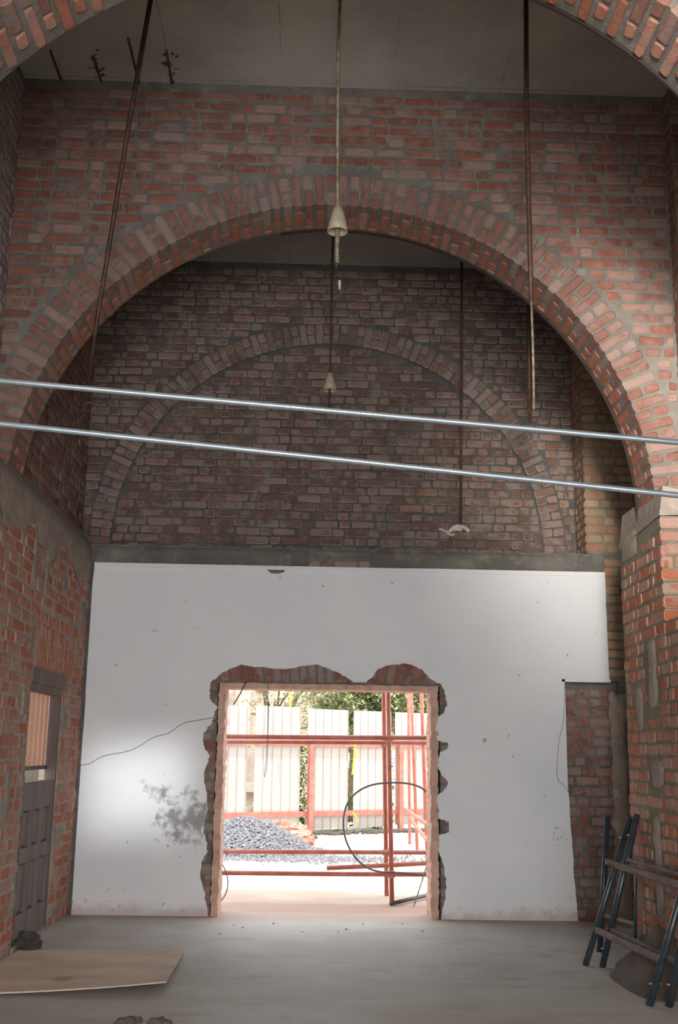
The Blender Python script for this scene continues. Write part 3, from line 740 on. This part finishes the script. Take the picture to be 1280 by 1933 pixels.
tubeobj('clevis', [aty(635.5, 492, YR), aty(635, 506, YR)], .012, M['rust'], t)
YF = 10.3
t = thing('fan_downrod', 'farther downrod with small cream cup in front of the blind arch', 'fan rod', aty(629, 410, YF))
tubeobj('rod', [(aty(629, 420, YF).x, YF, CEIL), aty(626, 560, YF), aty(623, 708, YF)], .0105, M['rust'], t)
cup(t, aty(622.5, 737, YF), .95); tubeobj('lower_rod', [aty(623, 712, YF), aty(621, 772, YF)], .010, M['rust'], t)
t = thing('fan_downrod', 'dark downrod ending in a twisted white bracket', 'fan rod', aty(872, 430, YF))
tubeobj('rod', [(aty(872.5, 440, YF).x, YF, CEIL), aty(871, 760, YF), aty(869.5, 992, YF)], .0145, M['rust'], t)
for pts, rr in (([(829,998),(842,1003),(851,1010),(858,1008)], .012), ([(848,1004),(856,996),(864,993),(876,995),(886,1003)], .019), ([(852,1000),(866,999),(872,1001)], .017)):
    tubeobj('bracket', smooth_path([aty(x, y, YF) for x, y in pts], 4), rr, M['scrap'], t, 8)
t = thing('hanging_rod', 'slanting dark rod hanging at the left in front of the arch', 'rod', aty(290, -40, 7.1))
tubeobj('rod', [aty(292, -45, 7.1), aty(240, 255, 7.3), aty(183, 606, 7.6), aty(165, 730, 7.9)], [.019, .018, .0165, .0155], M['rust'], t)
t = thing('hanging_rod', 'thick dark rod in front of the right half of the arch', 'rod', aty(993, 8, 7.2))
tubeobj('rod', [(aty(993, -4, 7.15).x, 7.15, CEIL), aty(994, 200, 7.15), aty(1001, 500, 7.15), aty(1003, 570, 7.15)], [.019, .0185, .018, .017], M['rust'], t)
tubeobj('thin_rod', [aty(1003, 560, 7.15), aty(1007, 690, 7.15), aty(1008, 772, 7.15)], .0085, M['creamrod'], t)
t = thing('hanging_rod', 'thick dark rod beyond the arch with tangled wires at its end', 'rod', aty(998, 500, YF))
tubeobj('rod', [(aty(997, 460, YF).x, YF, CEIL), aty(998, 570, YF), aty(1000, 798, YF)], .021, M['rust'], t)
for pts in ([(986,800),(996,795),(1004,799),(1012,797)], [(998,795),(1004,806),(1014,802)], [(988,803),(1000,806),(1010,815),(1018,808),(1016,797)]):
    tubeobj('wire', smooth_path([aty(x, y, YF) for x, y in pts], 4), .008, M['wire'], t, 6)
# hook and ring on the left wall
hp = [atx(x, y, XLU+.02) for x, y in ((140, 763), (150, 764))]
t = thing('wall_hook', 'rusty ring hook fixed to the left wall near the corner', 'hook', atx(150, 764, XLU))
hc = aty(168, 768, atx(150, 764, XLU).y)
tubeobj('bracket', [atx(148, 764, XLU-.01), hc-Vector((.07, 0, 0))], .012, M['rust'], t)
bm = bmesh.new(); ang = [2*PI*k/24 for k in range(25)]
tube(bm, [hc+Vector((.055*math.cos(a), .02*math.sin(a), .055*math.sin(a))) for a in ang], .006, 8, False); bmobj('ring', bm, M['creamrod'], t, True)

# ------------------------------------------------------------------ two metal bars across the hall near the camera
for a, b_, s_, lab in (((0, 719), (1280, 835), 0, 'upper of the two shiny metal bars spanning the hall'), ((0, 800), (1280, 935), 1, 'lower of the two shiny metal bars spanning the hall')):
    A, Bp = aty(*a, 2.5), aty(*b_, 2.5); d = Bp-A
    o = tubeobj('metal_bar', [A-d*.95+d*1.9*k/8 if k else A-d*.95 for k in range(0, 9)]+[A+d*1.95], .0072, M['cable'], None, 16)
    tag(o, lab, 'metal bar')

# ------------------------------------------------------------------ scaffold frames leaning on the right pier
def wq(x, y, Y): return aty(x, y, Y)
def trestle(label, tubes, rungs, loc):
    t = thing('scaffold_section', label, 'scaffold frame', loc, 'scaffold frames leaning on the right pier')
    for pts, rr in tubes:
        o = tubeobj('upright', pts, rr, M['blue_steel'], t, 14)
        a, b_ = Vector(pts[0]), Vector(pts[-1]); 
        for f in (.12, .86):
            c = a+(b_-a)*f; d = (b_-a).normalized()
            tubeobj('lock_pin', [c-Vector((.045, .0, 0)), c+Vector((.045, .01, 0))], .006, M['clamp'], o, 6)
    for A, Bp, h, d in rungs:
        A, Bp = Vector(A), Vector(Bp); u = (Bp-A).normalized(); up_ = Vector((0, 0, 1)); up_ = (up_-u*up_.dot(u)).normalized(); s_ = u.cross(up_)
        bm = bmesh.new(); q = []
        for P0 in (A, Bp):
            q.append([bm.verts.new(P0+up_*a_*h/2+s_*b_*d/2) for a_, b_ in ((1, .6), (.6, 1), (-.6, 1), (-1, .6), (-1, -.6), (-.6, -1), (.6, -1), (1, -.6))])
        for k in range(8): bm.faces.new((q[0][k], q[0][(k+1) % 8], q[1][(k+1) % 8], q[1][k]))
        bm.faces.new(q[0][::-1]); bm.faces.new(q[1]); bmobj('rung', bm, M['rail_wood'], t)
    return t
def gp(x, y): return atz(x, y, 0.0)
# front frame
a0, a1 = gp(1105, 1823), atx(1190, 1543, XR-.05); d0 = gp(1226, 1899); off = d0-a0
trestle('front blue-black scaffold frame with two brown rungs', [((a0, a1), .025), ((d0, a1+off), .025)],
      [(a0+(a1-a0)*.235, d0+(a1-a0)*.235+(Vector((0,0,.02))), .05, .035), (a0+(a1-a0)*.67, d0+(a1-a0)*.67, .055, .04)], a0)
b0, b1 = gp(1137, 1826), atx(1203, 1537, XR-.045); e0 = gp(1263, 1901); off = e0-b0
trestle('middle blue-black scaffold frame half hidden behind the front one', [((b0, b1), .025), ((e0, b1+off), .025)],
      [(b0+(b1-b0)*.24, e0+(b1-b0)*.24, .04, .035), (b0+(b1-b0)*.70, e0+(b1-b0)*.70, .03, .03)], b0)
c0, c1 = gp(1132, 1797), aty(1147, 1541, 9.75)
cb = Vector((2.62, 9.2, 0)); off = Vector((.50, -.32, 0)) if False else Vector((.14, -.55, 0))
trestle('rearmost dark scaffold frame standing almost upright', [((c0, c1), .025), ((c0+off, c1+off*.9), .022)],
      [(c0+(c1-c0)*.27, c0+off+(c1-c0)*.27, .03, .03), (c0+(c1-c0)*.66, c0+off+(c1-c0)*.66, .05, .03)], c0)
# heap of grey sand behind them
def mound(name, c, prof, mat, rx, ry, hgt, seed, n=40, rings=14, amp=.02, clipx=None):
    r = random.Random(seed); bm = bmesh.new(); top = bm.verts.new((c[0], c[1], hgt)); prev = None
    for j in range(1, rings+1):
        f = j/rings; row = []
        for i in range(n):
            a = 2*PI*i/n; k = 1+.12*math.sin(3*a+seed)+.07*math.sin(5*a)
            x = c[0]+rx*f*k*math.cos(a); y = c[1]+ry*f*k*math.sin(a)
            if clipx is not None: x = min(x, clipx)
            z = hgt*prof(f)+r.uniform(-amp, amp)*(f < .97)
            row.append(bm.verts.new((x, y, z if f < 1 else -.01)))
        for i in range(n):
            if prev: bm.faces.new((prev[i], row[i], row[(i+1) % n], prev[(i+1) % n]))
            else: bm.faces.new((top, row[i], row[(i+1) % n]))
        prev = row
    return bmobj(name, bm, mat, None, True)
o = mound('sand_heap', (2.60, 8.45), lambda f: (1-f)**1.15, M['sand'], .36, .75, .40, 3, amp=.006, clipx=XR-.006)
tag(o, 'smooth dark grey sand heap against the pier behind scaffold frames', 'sand heap')
o = boxes('painted_stake', [(-.018, .018, -.012, .012, 0, .50)], M['green'])
pz = atx(1207, 1750, XR-.04); pz.z -= .12; o.location = pz; o.rotation_euler = (0, .05, 0); tag(o, 'short green and red painted stake between the scaffold frames', 'stake')
# ------------------------------------------------------------------ things on the floor
c4 = [gp(35, 1797), gp(350, 1800), gp(313, 1876), gp(-75, 1884)]
bm = bmesh.new(); nu, nv_ = 24, 12; g = {}
for side in (0, 1):
    for j in range(nv_+1):
        for i in range(nu+1):
            u, v = i/nu, j/nv_
            p = (c4[0]*(1-u)+c4[1]*u)*(1-v)+(c4[3]*(1-u)+c4[2]*u)*v
            lift = .010+.030*v*(.3+u*u)+.02*u*u
            g[side, j, i] = bm.verts.new((p.x, p.y, lift+(.009 if side else 0)))
for j in range(nv_):
    for i in range(nu):
        for s_ in (0, 1):
            q = (g[s_, j, i], g[s_, j, i+1], g[s_, j+1, i+1], g[s_, j+1, i]); bm.faces.new(q if s_ else q[::-1])
for i in range(nu):
    bm.faces.new((g[0,0,i], g[0,0,i+1], g[1,0,i+1], g[1,0,i])); bm.faces.new((g[0,nv_,i+1], g[0,nv_,i], g[1,nv_,i], g[1,nv_,i+1]))
for j in range(nv_):
    bm.faces.new((g[0,j+1,0], g[0,j,0], g[1,j,0], g[1,j+1,0])); bm.faces.new((g[0,j,nu], g[0,j+1,nu], g[1,j+1,nu], g[1,j,nu]))
o = bmobj('plywood_sheet', bm, M['ply']); tag(o, 'tan plywood sheet lying slightly warped on the floor at left', 'plywood sheet')
def clod(bm, c, s_, r, n=2):
    q = bmesh.ops.create_icosphere(bm, subdivisions=n, radius=s_, matrix=Matrix.Translation(c))
    for v in q['verts']:
        d = v.co-Vector(c); v.co = Vector(c)+Vector((d.x*1.15, d.y, d.z*.75))*(1+r.uniform(-.22, .22))
def clods(name, label, cat, spots, mat, seed):
    r = random.Random(seed); bm = bmesh.new()
    for x, y, s_ in spots: p = gp(x, y); clod(bm, (p.x, p.y, s_*.45), s_, r)
    return tag(bmobj(name, bm, mat), label, cat)
clods('rubble_clod', 'dark lump of dirt on the floor below the left door', 'rubble', [(47,1786,.10),(60,1790,.07),(34,1793,.07),(66,1795,.04),(55,1797,.05)], M['debris'], 5)
clods('rubble_clod', 'left dark grey scrap of rubble at the bottom edge of the floor', 'rubble', [(228,1936,.035),(243,1935,.04),(258,1932,.035)], M['sand'], 6)
clods('rubble_clod', 'right dark grey scrap of rubble at the bottom edge of the floor', 'rubble', [(290,1936,.04),(304,1933,.035),(316,1936,.03)], M['sand'], 7)
clods('paper_scrap', 'small crumpled pale scrap beside the scaffold frame foot', 'scrap', [(1214,1867,.018),(1219,1872,.026),(1224,1868,.018)], M['scrap'], 8)
r = random.Random(33)
for k in range(12):
    x, y = r.uniform(380, 860), r.uniform(1738, 1765)
    bm = bmesh.new(); p = gp(x, y); clod(bm, (p.x, p.y, .004), r.uniform(.006, .014), r, 1)
    tag(bmobj('brick_chip', bm, M['pink']), 'small brick chip scattered on the floor before the opening', 'chip', 'brick chips before the opening')

# ------------------------------------------------------------------ wires on and around the plaster
o = tubeobj('wire', smooth_path([aty(x, y, YP-.006) for x, y in ((150,1445),(170,1441),(196,1427),(238,1419),(262,1409),(290,1392),(318,1384),(345,1366),(372,1360),(402,1355))], 5), .0028, M['wire'], None, 6)
tag(o, 'thin dark wire drooping across the plaster left of the opening', 'wire')
o = tubeobj('wire', smooth_path([aty(x, y, YP-.006) for x, y in ((1066,1288),(1064,1360),(1055,1400),(1052,1465),(1064,1482),(1077,1500))], 5), .0022, M['sand'], None, 6)
tag(o, 'grey cord hanging down beside the brick niche', 'wire')
o = tubeobj('wire', [aty(1092,1466,YB+.12), aty(1107,1493,YB+.06), aty(1077,1499,YB+.10)], .005, M['wirepink'], None, 6)
tag(o, 'pale bent wire sticking out of the niche bricks', 'wire')
o = tubeobj('wire', smooth_path([aty(x, y, YB-.03) for x, y in ((466,1286),(458,1300),(452,1312),(441,1330))], 5), .006, M['wire'], None, 6)
tag(o, 'short thick black wire hanging at the opening top left corner', 'wire')
o = tubeobj('wire', smooth_path([aty(x, y, YB-.03) for x, y in ((506,1288),(506,1340),(504,1400),(502,1440),(499,1458),(500,1466),(504,1445),(506,1400),(507,1330))], 6), .0026, M['wire'], None, 6)
tag(o, 'thin looped black wire hanging in the left part of the opening', 'wire')
o = tubeobj('cable', smooth_path([aty(x, y, 12.2) for x, y in ((413,1622),(424,1640),(430,1662),(427,1685),(415,1704))], 5), .006, M['hose'], None, 8)
tag(o, 'dark cable bowed out from the opening left jamb', 'cable')

# ------------------------------------------------------------------ scaffold outside
sc = thing('scaffold', 'red-oxide tube scaffold standing just outside the opening', 'scaffold', gp(740, 1704))
def pipe(name, pts, rr, parent, mat='scaf'): return tubeobj(name, pts, rr, M[mat], parent, 14)
def post(x0, y0, x1, y1, Y, rr=.0255):
    a, b_ = aty(x0, y0, Y), aty(x1, y1, Y); d = (a-b_).normalized(); b_ = b_-d*max(0, (b_.z+.01)/d.z) if b_.z > -.01 else b_
    return pipe('standard', [b_, a+d*1.2], rr, sc)
post(732.5, 1293, 740, 1704, 12.5); post(724, 1293, 730, 1688, 13.2)
pipe('ledger', [aty(380, 1390, 12.44), aty(640, 1392.5, 12.44), aty(830, 1393, 12.44)], .027, sc)
pipe('ledger', [aty(380, 1400, 13.15), aty(830, 1402.5, 13.15)], .0255, sc)
pipe('ledger', [aty(380, 1607, 13.13), aty(830, 1609.5, 13.13)], .0255, sc)
pipe('ledger', [aty(380, 1647, 12.44), aty(640, 1650, 12.44), aty(830, 1650.5, 12.44)], .0255, sc)
for x, y, Y in ((733, 1394, 12.47), (727, 1405, 13.17), (730, 1609, 13.17), (738, 1650, 12.47)):
    p = aty(x, y, Y); c = bmesh.new(); box(c, p.x-.045, p.x+.045, p.y-.04, p.y+.04, p.z-.035, p.z+.035); bmesh.ops.bevel(c, geom=c.edges[:], offset=.012, segments=2)
    o = bmobj('clamp', c, M['clamp'], sc); tubeobj('bolt', [p+Vector((-.075, -.02, 0)), p+Vector((.07, -.02, .0))], .007, M['clamp'], o, 6)
post(771, 1293, 773.5, 1587, 20.5, .026); post(776, 1293, 787.5, 1602, 19.0, .027); post(795, 1293, 807.5, 1640, 15.8, .027)
pipe('transom', [aty(764, 1402, 19.3), aty(799, 1404.5, 14.6)], .027, sc); 
pipe('transom', [aty(765, 1527, 19.3), aty(807, 1557, 14.6)], .027, sc); pipe('transom', [aty(772, 1543, 19.0), aty(816, 1598, 14.4)], .027, sc)
o = pipe('steel_tube', [aty(617, 1638.5, 12.9), aty(720, 1634, 13.0), aty(828, 1628, 13.05)], .0265, None); tag(o, 'loose red tube lying slanted across the scaffold base', 'tube')
o = tubeobj('steel_tube', [atz(738, 1706, .02), atz(822, 1686, .03)], .022, M['wire'], None, 12); tag(o, 'dark tube lying on the ground at the scaffold foot', 'tube')
o = tubeobj('hose', smooth_path([aty(x, y, Y) for x, y, Y in ((812,1512,12.3),(804,1494,12.3),(786,1483,12.32),(760,1478,12.34),(728,1478,12.36),(698,1483,12.36),(672,1497,12.36),(655,1519,12.36),(648.5,1548,12.36),(652,1582,12.36),(668,1615,12.36),(692,1637,12.36),(720,1646,12.36),(760,1648,12.36),(816,1653,12.3))], 7), .0105, M['hose'], None, 10)
tag(o, 'black hose looped around the scaffold posts', 'hose')
o = tubeobj('wire', [aty(809, 1622, 12.3), aty(797, 1662, 12.3), atz(781, 1712, 0)], .006, M['creamrod'], None, 6); tag(o, 'thin straight wire slanting to the ground at the right jamb', 'wire')

# ------------------------------------------------------------------ fence
FA, FB = Vector((-1.674, 21.573, 0)), Vector((2.621, 24.303, 0)); FD = (FB-FA).normalized(); FN = Vector((FD.y, -FD.x, 0)); FZ = Vector((0, 0, 1))
def fpx(x, z=2.45):
    d = ray(x, 1340); # horizontal run along the fence for an image column
    A = np.array([[FD.x, -d.x], [FD.y, -d.y]]); s_ = np.linalg.solve(A, [-FA.x, -FA.y]); return s_[0]
fence = thing('metal_fence', 'white corrugated sheet fence with red posts beyond the yard', 'fence', FA)
def sheet(s0, s1, zb, zt, lean=0.0):
    bm = bmesh.new(); prof = []; n = max(2, round((s1-s0)/.205)); p = (s1-s0)/n
    for i in range(n):
        u = s0+i*p; prof += [(u, 0), (u+p*.74, 0), (u+p*.80, .018), (u+p*.93, .018), (u+p*.99, 0)]
    prof.append((s1, 0)); rows = []
    for z in (zb, zt): rows.append([bm.verts.new(FA+FD*(u+lean*(z-zb))+FN*(-w_)+FZ*z) for u, w_ in prof])
    for i in range(len(prof)-1): bm.faces.new((rows[0][i], rows[0][i+1], rows[1][i+1], rows[1][i]))
    o = bmobj('sheet_panel', bm, M['sheet'], fence); so = o.modifiers.new('thickness', 'SOLIDIFY'); so.thickness = .004
for (xa, xb, zb) in ((385, 471.5, .12), (484.5, 571, .10), (583, 660.5, .06), (669, 741, .09), (747, 840, .12)):
    sheet(fpx(xa), fpx(xb)-.02, zb, 2.45+(.02 if xa in (484.5,) else 0), -.006)
sheet(-4.6, fpx(385)-.1, .1, 2.45); sheet(fpx(840)+.08, fpx(840)+1.2, .1, 2.45)
def fbar(name, s0, s1, z0, z1, d0, d1):
    bm = bmesh.new(); vs = [bm.verts.new(FA+FD*s_+FN*d+FZ*z) for z in (z0, z1) for s_, d in ((s0, d0), (s1, d0), (s1, d1), (s0, d1))]
    for f in ((0,3,2,1),(4,5,6,7),(0,1,5,4),(1,2,6,5),(2,3,7,6),(3,0,4,7)): bm.faces.new([vs[i] for i in f])
    bmobj(name, bm, M['scaf'], fence)
s = fpx(584); fbar('post', s-.05, s+.05, -.1, 1.80, .06, .15)
s = fpx(751); fbar('post', s-.05, s+.05, -.1, 1.80, .06, .15)
fbar('rail', -4.6, 7, .33, .43, .02, .06); fbar('rail', -4.6, 7, 1.70, 1.79, .02, .06)
# yellow ribbons
for pts, lab in (([(546.5,1293),(546.5,1310),(549,1322),(549,1336)], 'yellow ribbon hanging above the white fence'), ([(669,1402),(671,1415),(673,1430),(669,1425),(667,1445),(665,1462)], 'yellow ribbon tied below the fence top rail'), ([(666,1534),(671,1540),(675,1553)], 'yellow ribbon scrap tied to the fence bottom rail')):
    Y0 = 22.0 if pts[0][0] < 600 else 22.9
    o = tubeobj('ribbon', smooth_path([aty(x, y, Y0) for x, y in pts], 4), .017, M['yellow'], None, 6); tag(o, lab, 'ribbon')

# ------------------------------------------------------------------ gravel heap and loose bricks
gc = Vector((aty(462, 1606, 18.6).x, 18.6, 0))
hz = .55
def gz(x, y):
    f = math.hypot((x-gc.x)/(1.18 if x > gc.x else 1.5), (y-gc.y)/1.3); return hz*(1.12*max(0, 1-f)**.9-.12*max(0, 1-f*3)+ (.03*math.sin(x*4)*math.sin(y*3) if f < .9 else 0))
gr = thing('gravel_heap', 'grey crushed gravel heap in the yard seen through the opening', 'gravel heap', gc)
r = random.Random(77); bm = bmesh.new(); nn = 40; rows = []
for j in range(nn+1):
    rows.append([bm.verts.new((gc.x-1.5+3*i/nn, gc.y-1.4+2.8*j/nn, gz(gc.x-1.5+3*i/nn, gc.y-1.4+2.8*j/nn)-.02)) for i in range(nn+1)])
for j in range(nn):
    for i in range(nn): bm.faces.new((rows[j][i], rows[j][i+1], rows[j+1][i+1], rows[j+1][i]))
bmobj('heap_core', bm, M['gravel'], gr)
VS, FS = [], []; octa = [(1,0,0),(-1,0,0),(0,1,0),(0,-1,0),(0,0,1),(0,0,-1)]; of = [(0,2,4),(2,1,4),(1,3,4),(3,0,4),(2,0,5),(1,2,5),(3,1,5),(0,3,5)]
for k in range(9000):
    if k < 7000: a = r.uniform(0, 2*PI); f = math.sqrt(r.random())*1.05; x, y = gc.x+1.3*f*math.cos(a), gc.y+1.3*f*math.sin(a)
    else: x, y = gc.x+r.gauss(.6, 1.1), gc.y-1.2+r.gauss(0, .28)
    s_ = r.uniform(.010, .026); z = max(gz(x, y), -.005)+s_*.3; ax = [r.uniform(.6, 1.4)*s_ for _ in range(3)]; th = r.uniform(0, PI); ct, st_ = math.cos(th), math.sin(th)
    b0_ = len(VS)
    for p in octa:
        X, Y_, Z_ = p[0]*ax[0], p[1]*ax[1], p[2]*ax[2]; VS.append((x+X*ct-Y_*st_*.8+Z_*.3, y+X*st_+Y_*ct, z+Z_+X*.3))
    FS += [tuple(b0_+i for i in f_) for f_ in of]
me = bpy.data.meshes.new('stones'); me.from_pydata(VS, [], FS); o = link('stones', me, M['gravel'], gr); o['kind'] = 'stuff'
loose = brick_mat('brick_loose', (.50,.22,.15), (.42,.16,.11), (.52,.30,.22), (.55,.4,.33), .5, (.5,.38,.32), .4, .3)
r = random.Random(12)
spots = [(530,1556),(534,1566),(545,1568),(552,1557),(556,1565),(560,1574),(567,1563),(574,1571),(578,1579),(570,1580),(583,1583),(577,1589),(585,1590),(545,1576),(562,1584)]
for k, (x, y) in enumerate(spots):
    me = bpy.data.meshes.new('loose_brick'); bm = bmesh.new(); bmesh.ops.create_cube(bm, size=1); bmesh.ops.scale(bm, vec=(.23, .11, .075), verts=bm.verts)
    bmesh.ops.bevel(bm, geom=bm.edges[:], offset=.01, segments=2); bm.to_mesh(me); bm.free(); me.materials.append(loose)
    o = bpy.data.objects.new('loose_brick', me); COL.objects.link(o); Yk = 20.2-(y-1556)*.02; p = aty(x, y, Yk); p.z = max(.05, p.z)
    o.location = p; o.rotation_euler = (r.uniform(-.5, .5), r.uniform(-.5, .5), r.uniform(0, PI)); o.color = (r.random(), r.random(), 0, 1)
    tag(o, 'loose pink-orange brick in the pile right of the gravel heap', 'brick', 'loose bricks beside the gravel heap')
bm = bmesh.new(); r = random.Random(19)
pc_ = aty(560, 1584, 20.2)
for i in range(40): clod(bm, (pc_.x+r.uniform(-.35, .35), 20.35+r.uniform(0, .3), r.uniform(0, .25)), r.uniform(.04, .09), r, 1)
o = tag(bmobj('rubble_pile', bm, M['sand']), 'low rubble pile that the loose bricks rest on', 'rubble')
# low debris line at the fence foot
bm = bmesh.new(); r = random.Random(21)
for i in range(160):
    s_ = r.uniform(fpx(590), fpx(790)); p = FA+FD*s_+FN*r.uniform(.0, .5); clod(bm, (p.x, p.y, 0), r.uniform(.02, .09), r, 1)
tag(bmobj('debris_line', bm, M['debris']), 'dark leaf litter and rubble along the foot of the fence', 'debris', kind='stuff')

# ------------------------------------------------------------------ greenery and far buildings
def leaves(name, pts, mat, parent, size, seed, per=1):
    r = random.Random(seed); VS, FS = [], []
    for p in pts:
        for _ in range(per):
            c = p+Vector((r.gauss(0, .10), r.gauss(0, .10), r.gauss(0, .08))); th = r.uniform(0, 2*PI); ph = r.uniform(-.9, .5)
            d = Vector((math.cos(th)*math.cos(ph), math.sin(th)*math.cos(ph), math.sin(ph))); s_ = Vector((-d.y, d.x, r.uniform(-.5, .5))).normalized(); l = size*r.uniform(.6, 1.4)
            b0_ = len(VS); VS += [c, c+d*l*.5+s_*l*.17, c+d*l, c+d*l*.5-s_*l*.17]; FS.append((b0_, b0_+1, b0_+2, b0_+3))
    me = bpy.data.meshes.new(name); me.from_pydata([tuple(v) for v in VS], [], FS); o = link(name, me, M[mat], parent); o['kind'] = 'stuff'; return o
def tree(label, base, h, spread, n, seed, mat='leaf', low=.35):
    t = thing('tree', label, 'tree', base); r = random.Random(seed); base = Vector(base)
    tubeobj('trunk', [base, base+Vector((.1, 0, h*.3)), base+Vector((-.1, .1, h*.55))], [.16, .12, .08], M['bark'], t, 8)
    tips = []
    for k in range(16):
        a = r.uniform(0, 2*PI); s0 = base+Vector((0, 0, h*r.uniform(low*.8, .6)))
        e = base+Vector((math.cos(a)*spread*r.uniform(.4, 1), math.sin(a)*spread*r.uniform(.4, .8), h*r.uniform(low, 1)))
        mid = (s0+e)/2+Vector((0, 0, .25)); path = smooth_path([s0, mid, e], 5)
        tubeobj('branch', path, .028, M['bark'], t, 5); tips += path[3:]
    pts = []
    for _ in range(n):
        # twig sprays
        p = r.choice(tips)+Vector((r.gauss(0, .35), r.gauss(0, .35), r.gauss(0, .3))); a = r.uniform(0, 2*PI); dr = r.uniform(-.5, .1)
        for q in range(9): pts.append(p+Vector((math.cos(a), math.sin(a), dr))*q*.07)
    leaves('foliage', pts, mat, t, .15, seed+1)
tree('dense green tree above the fence centre', (1.0, 27.0, 0), 5.2, 2.1, 2600, 3)
tree('leafy tree above the fence beyond the scaffold posts', (3.2, 28.2, 0), 5.4, 2.0, 2600, 4)
tree('sparse tree overhanging the second fence sheet', (-.9, 28.8, 0), 4.6, 1.4, 150, 5)
def shrub(label, s_, w_, h, n, seed, off=-.6):
    c = FA+FD*s_+FN*off; t = thing('shrub', label, 'shrub', c); r = random.Random(seed)
    for k in range(5): tubeobj('stem', [c+Vector((r.uniform(-.1, .1), 0, 0)), c+Vector((r.uniform(-w_, w_), r.uniform(-.1, .1), h*.9))], .015, M['bark'], t, 5)
    leaves('foliage', [c+Vector((r.gauss(0, w_), r.gauss(0, .15), h*r.random())) for _ in range(n)], 'leaf2', t, .13, seed, 2)
shrub('bright green shrub behind the gap beside the first red fence post', fpx(577), .22, 1.9, 1600, 8)
shrub('green shrub behind the narrow gap in the fence middle', fpx(665), .2, 2.0, 600, 9)
shrub('green shrub behind the fence gap beside the second red post', fpx(744), .2, 2.0, 600, 10)
shrub('grey-green shrub at the top of the first fence gap', fpx(478), .25, 2.5, 60, 11, -1.2)
bd = thing('building', 'pale pink brick house far behind the fence at left', 'building', (-2.2, 32, 0))
boxes('wall', [(-4.6, 0.5, 32, 33, 0, 5.2), ], M['farwall'], bd)
B = Bricks(bd, M['farbrick'], None, .03, 150)
courses(B, (0, 31.99, 0), (1, 0, 0), (0, 0, 1), (0, -1, 0), -3.3, .5, 2.2, 4.4, pitch=.1, joint=.02)
B.finish()
boxes('pilaster', [(-2.05, -1.72, 31.85, 32, 0, 4.2)], M['farwall'], bd)
q = aty(493, 1297, 31.9); boxes('vent', [(q.x-.10, q.x+.10, 31.9, 32, q.z-.12, q.z+.12)], M['wood_dark'], bd)
bl = thing('garden_wall', 'pinkish brick wall behind the fence at the far left', 'wall', (-2.4, 26.5, 0))
wq_ = boxes('wall', [(-3.6, aty(441, 1320, 26.5).x, 26.5, 26.9, 0, 3.35)], M['mortar_pale'], bl)
B = Bricks(bl, M['farbrick'], None, .03, 150); courses(B, (0, 26.5, 0), (1, 0, 0), (0, 0, 1), (0, -1, 0), -3.2, aty(441, 1320, 26.5).x, 2.1, 3.35, pitch=.1, joint=.02); B.finish()
bp = thing('brick_pier', 'grey-pink brick pier with pale ledge in the first fence gap', 'pier', (aty(478, 1400, 25).x, 25, 0))
xa, xb = aty(468, 1400, 25).x, aty(489, 1400, 25).x
boxes('wall', [(xa-.3, xb+.3, 25, 25.3, 0, 1.95)], M['mortar_pale'], bp); z0, z1 = aty(478, 1495, 24.9).z, aty(478, 1478, 24.9).z
boxes('ledge', [(xa-.3, xb+.3, 24.85, 25, z0, z1)], M['sheet'], bp)
B = Bricks(bp, M['farbrick'], None, .03, 80); courses(B, (0, 25, 0), (1, 0, 0), (0, 0, 1), (0, -1, 0), xa-.1, xb+.1, .0, 1.95, pitch=.1, joint=.02); B.finish()
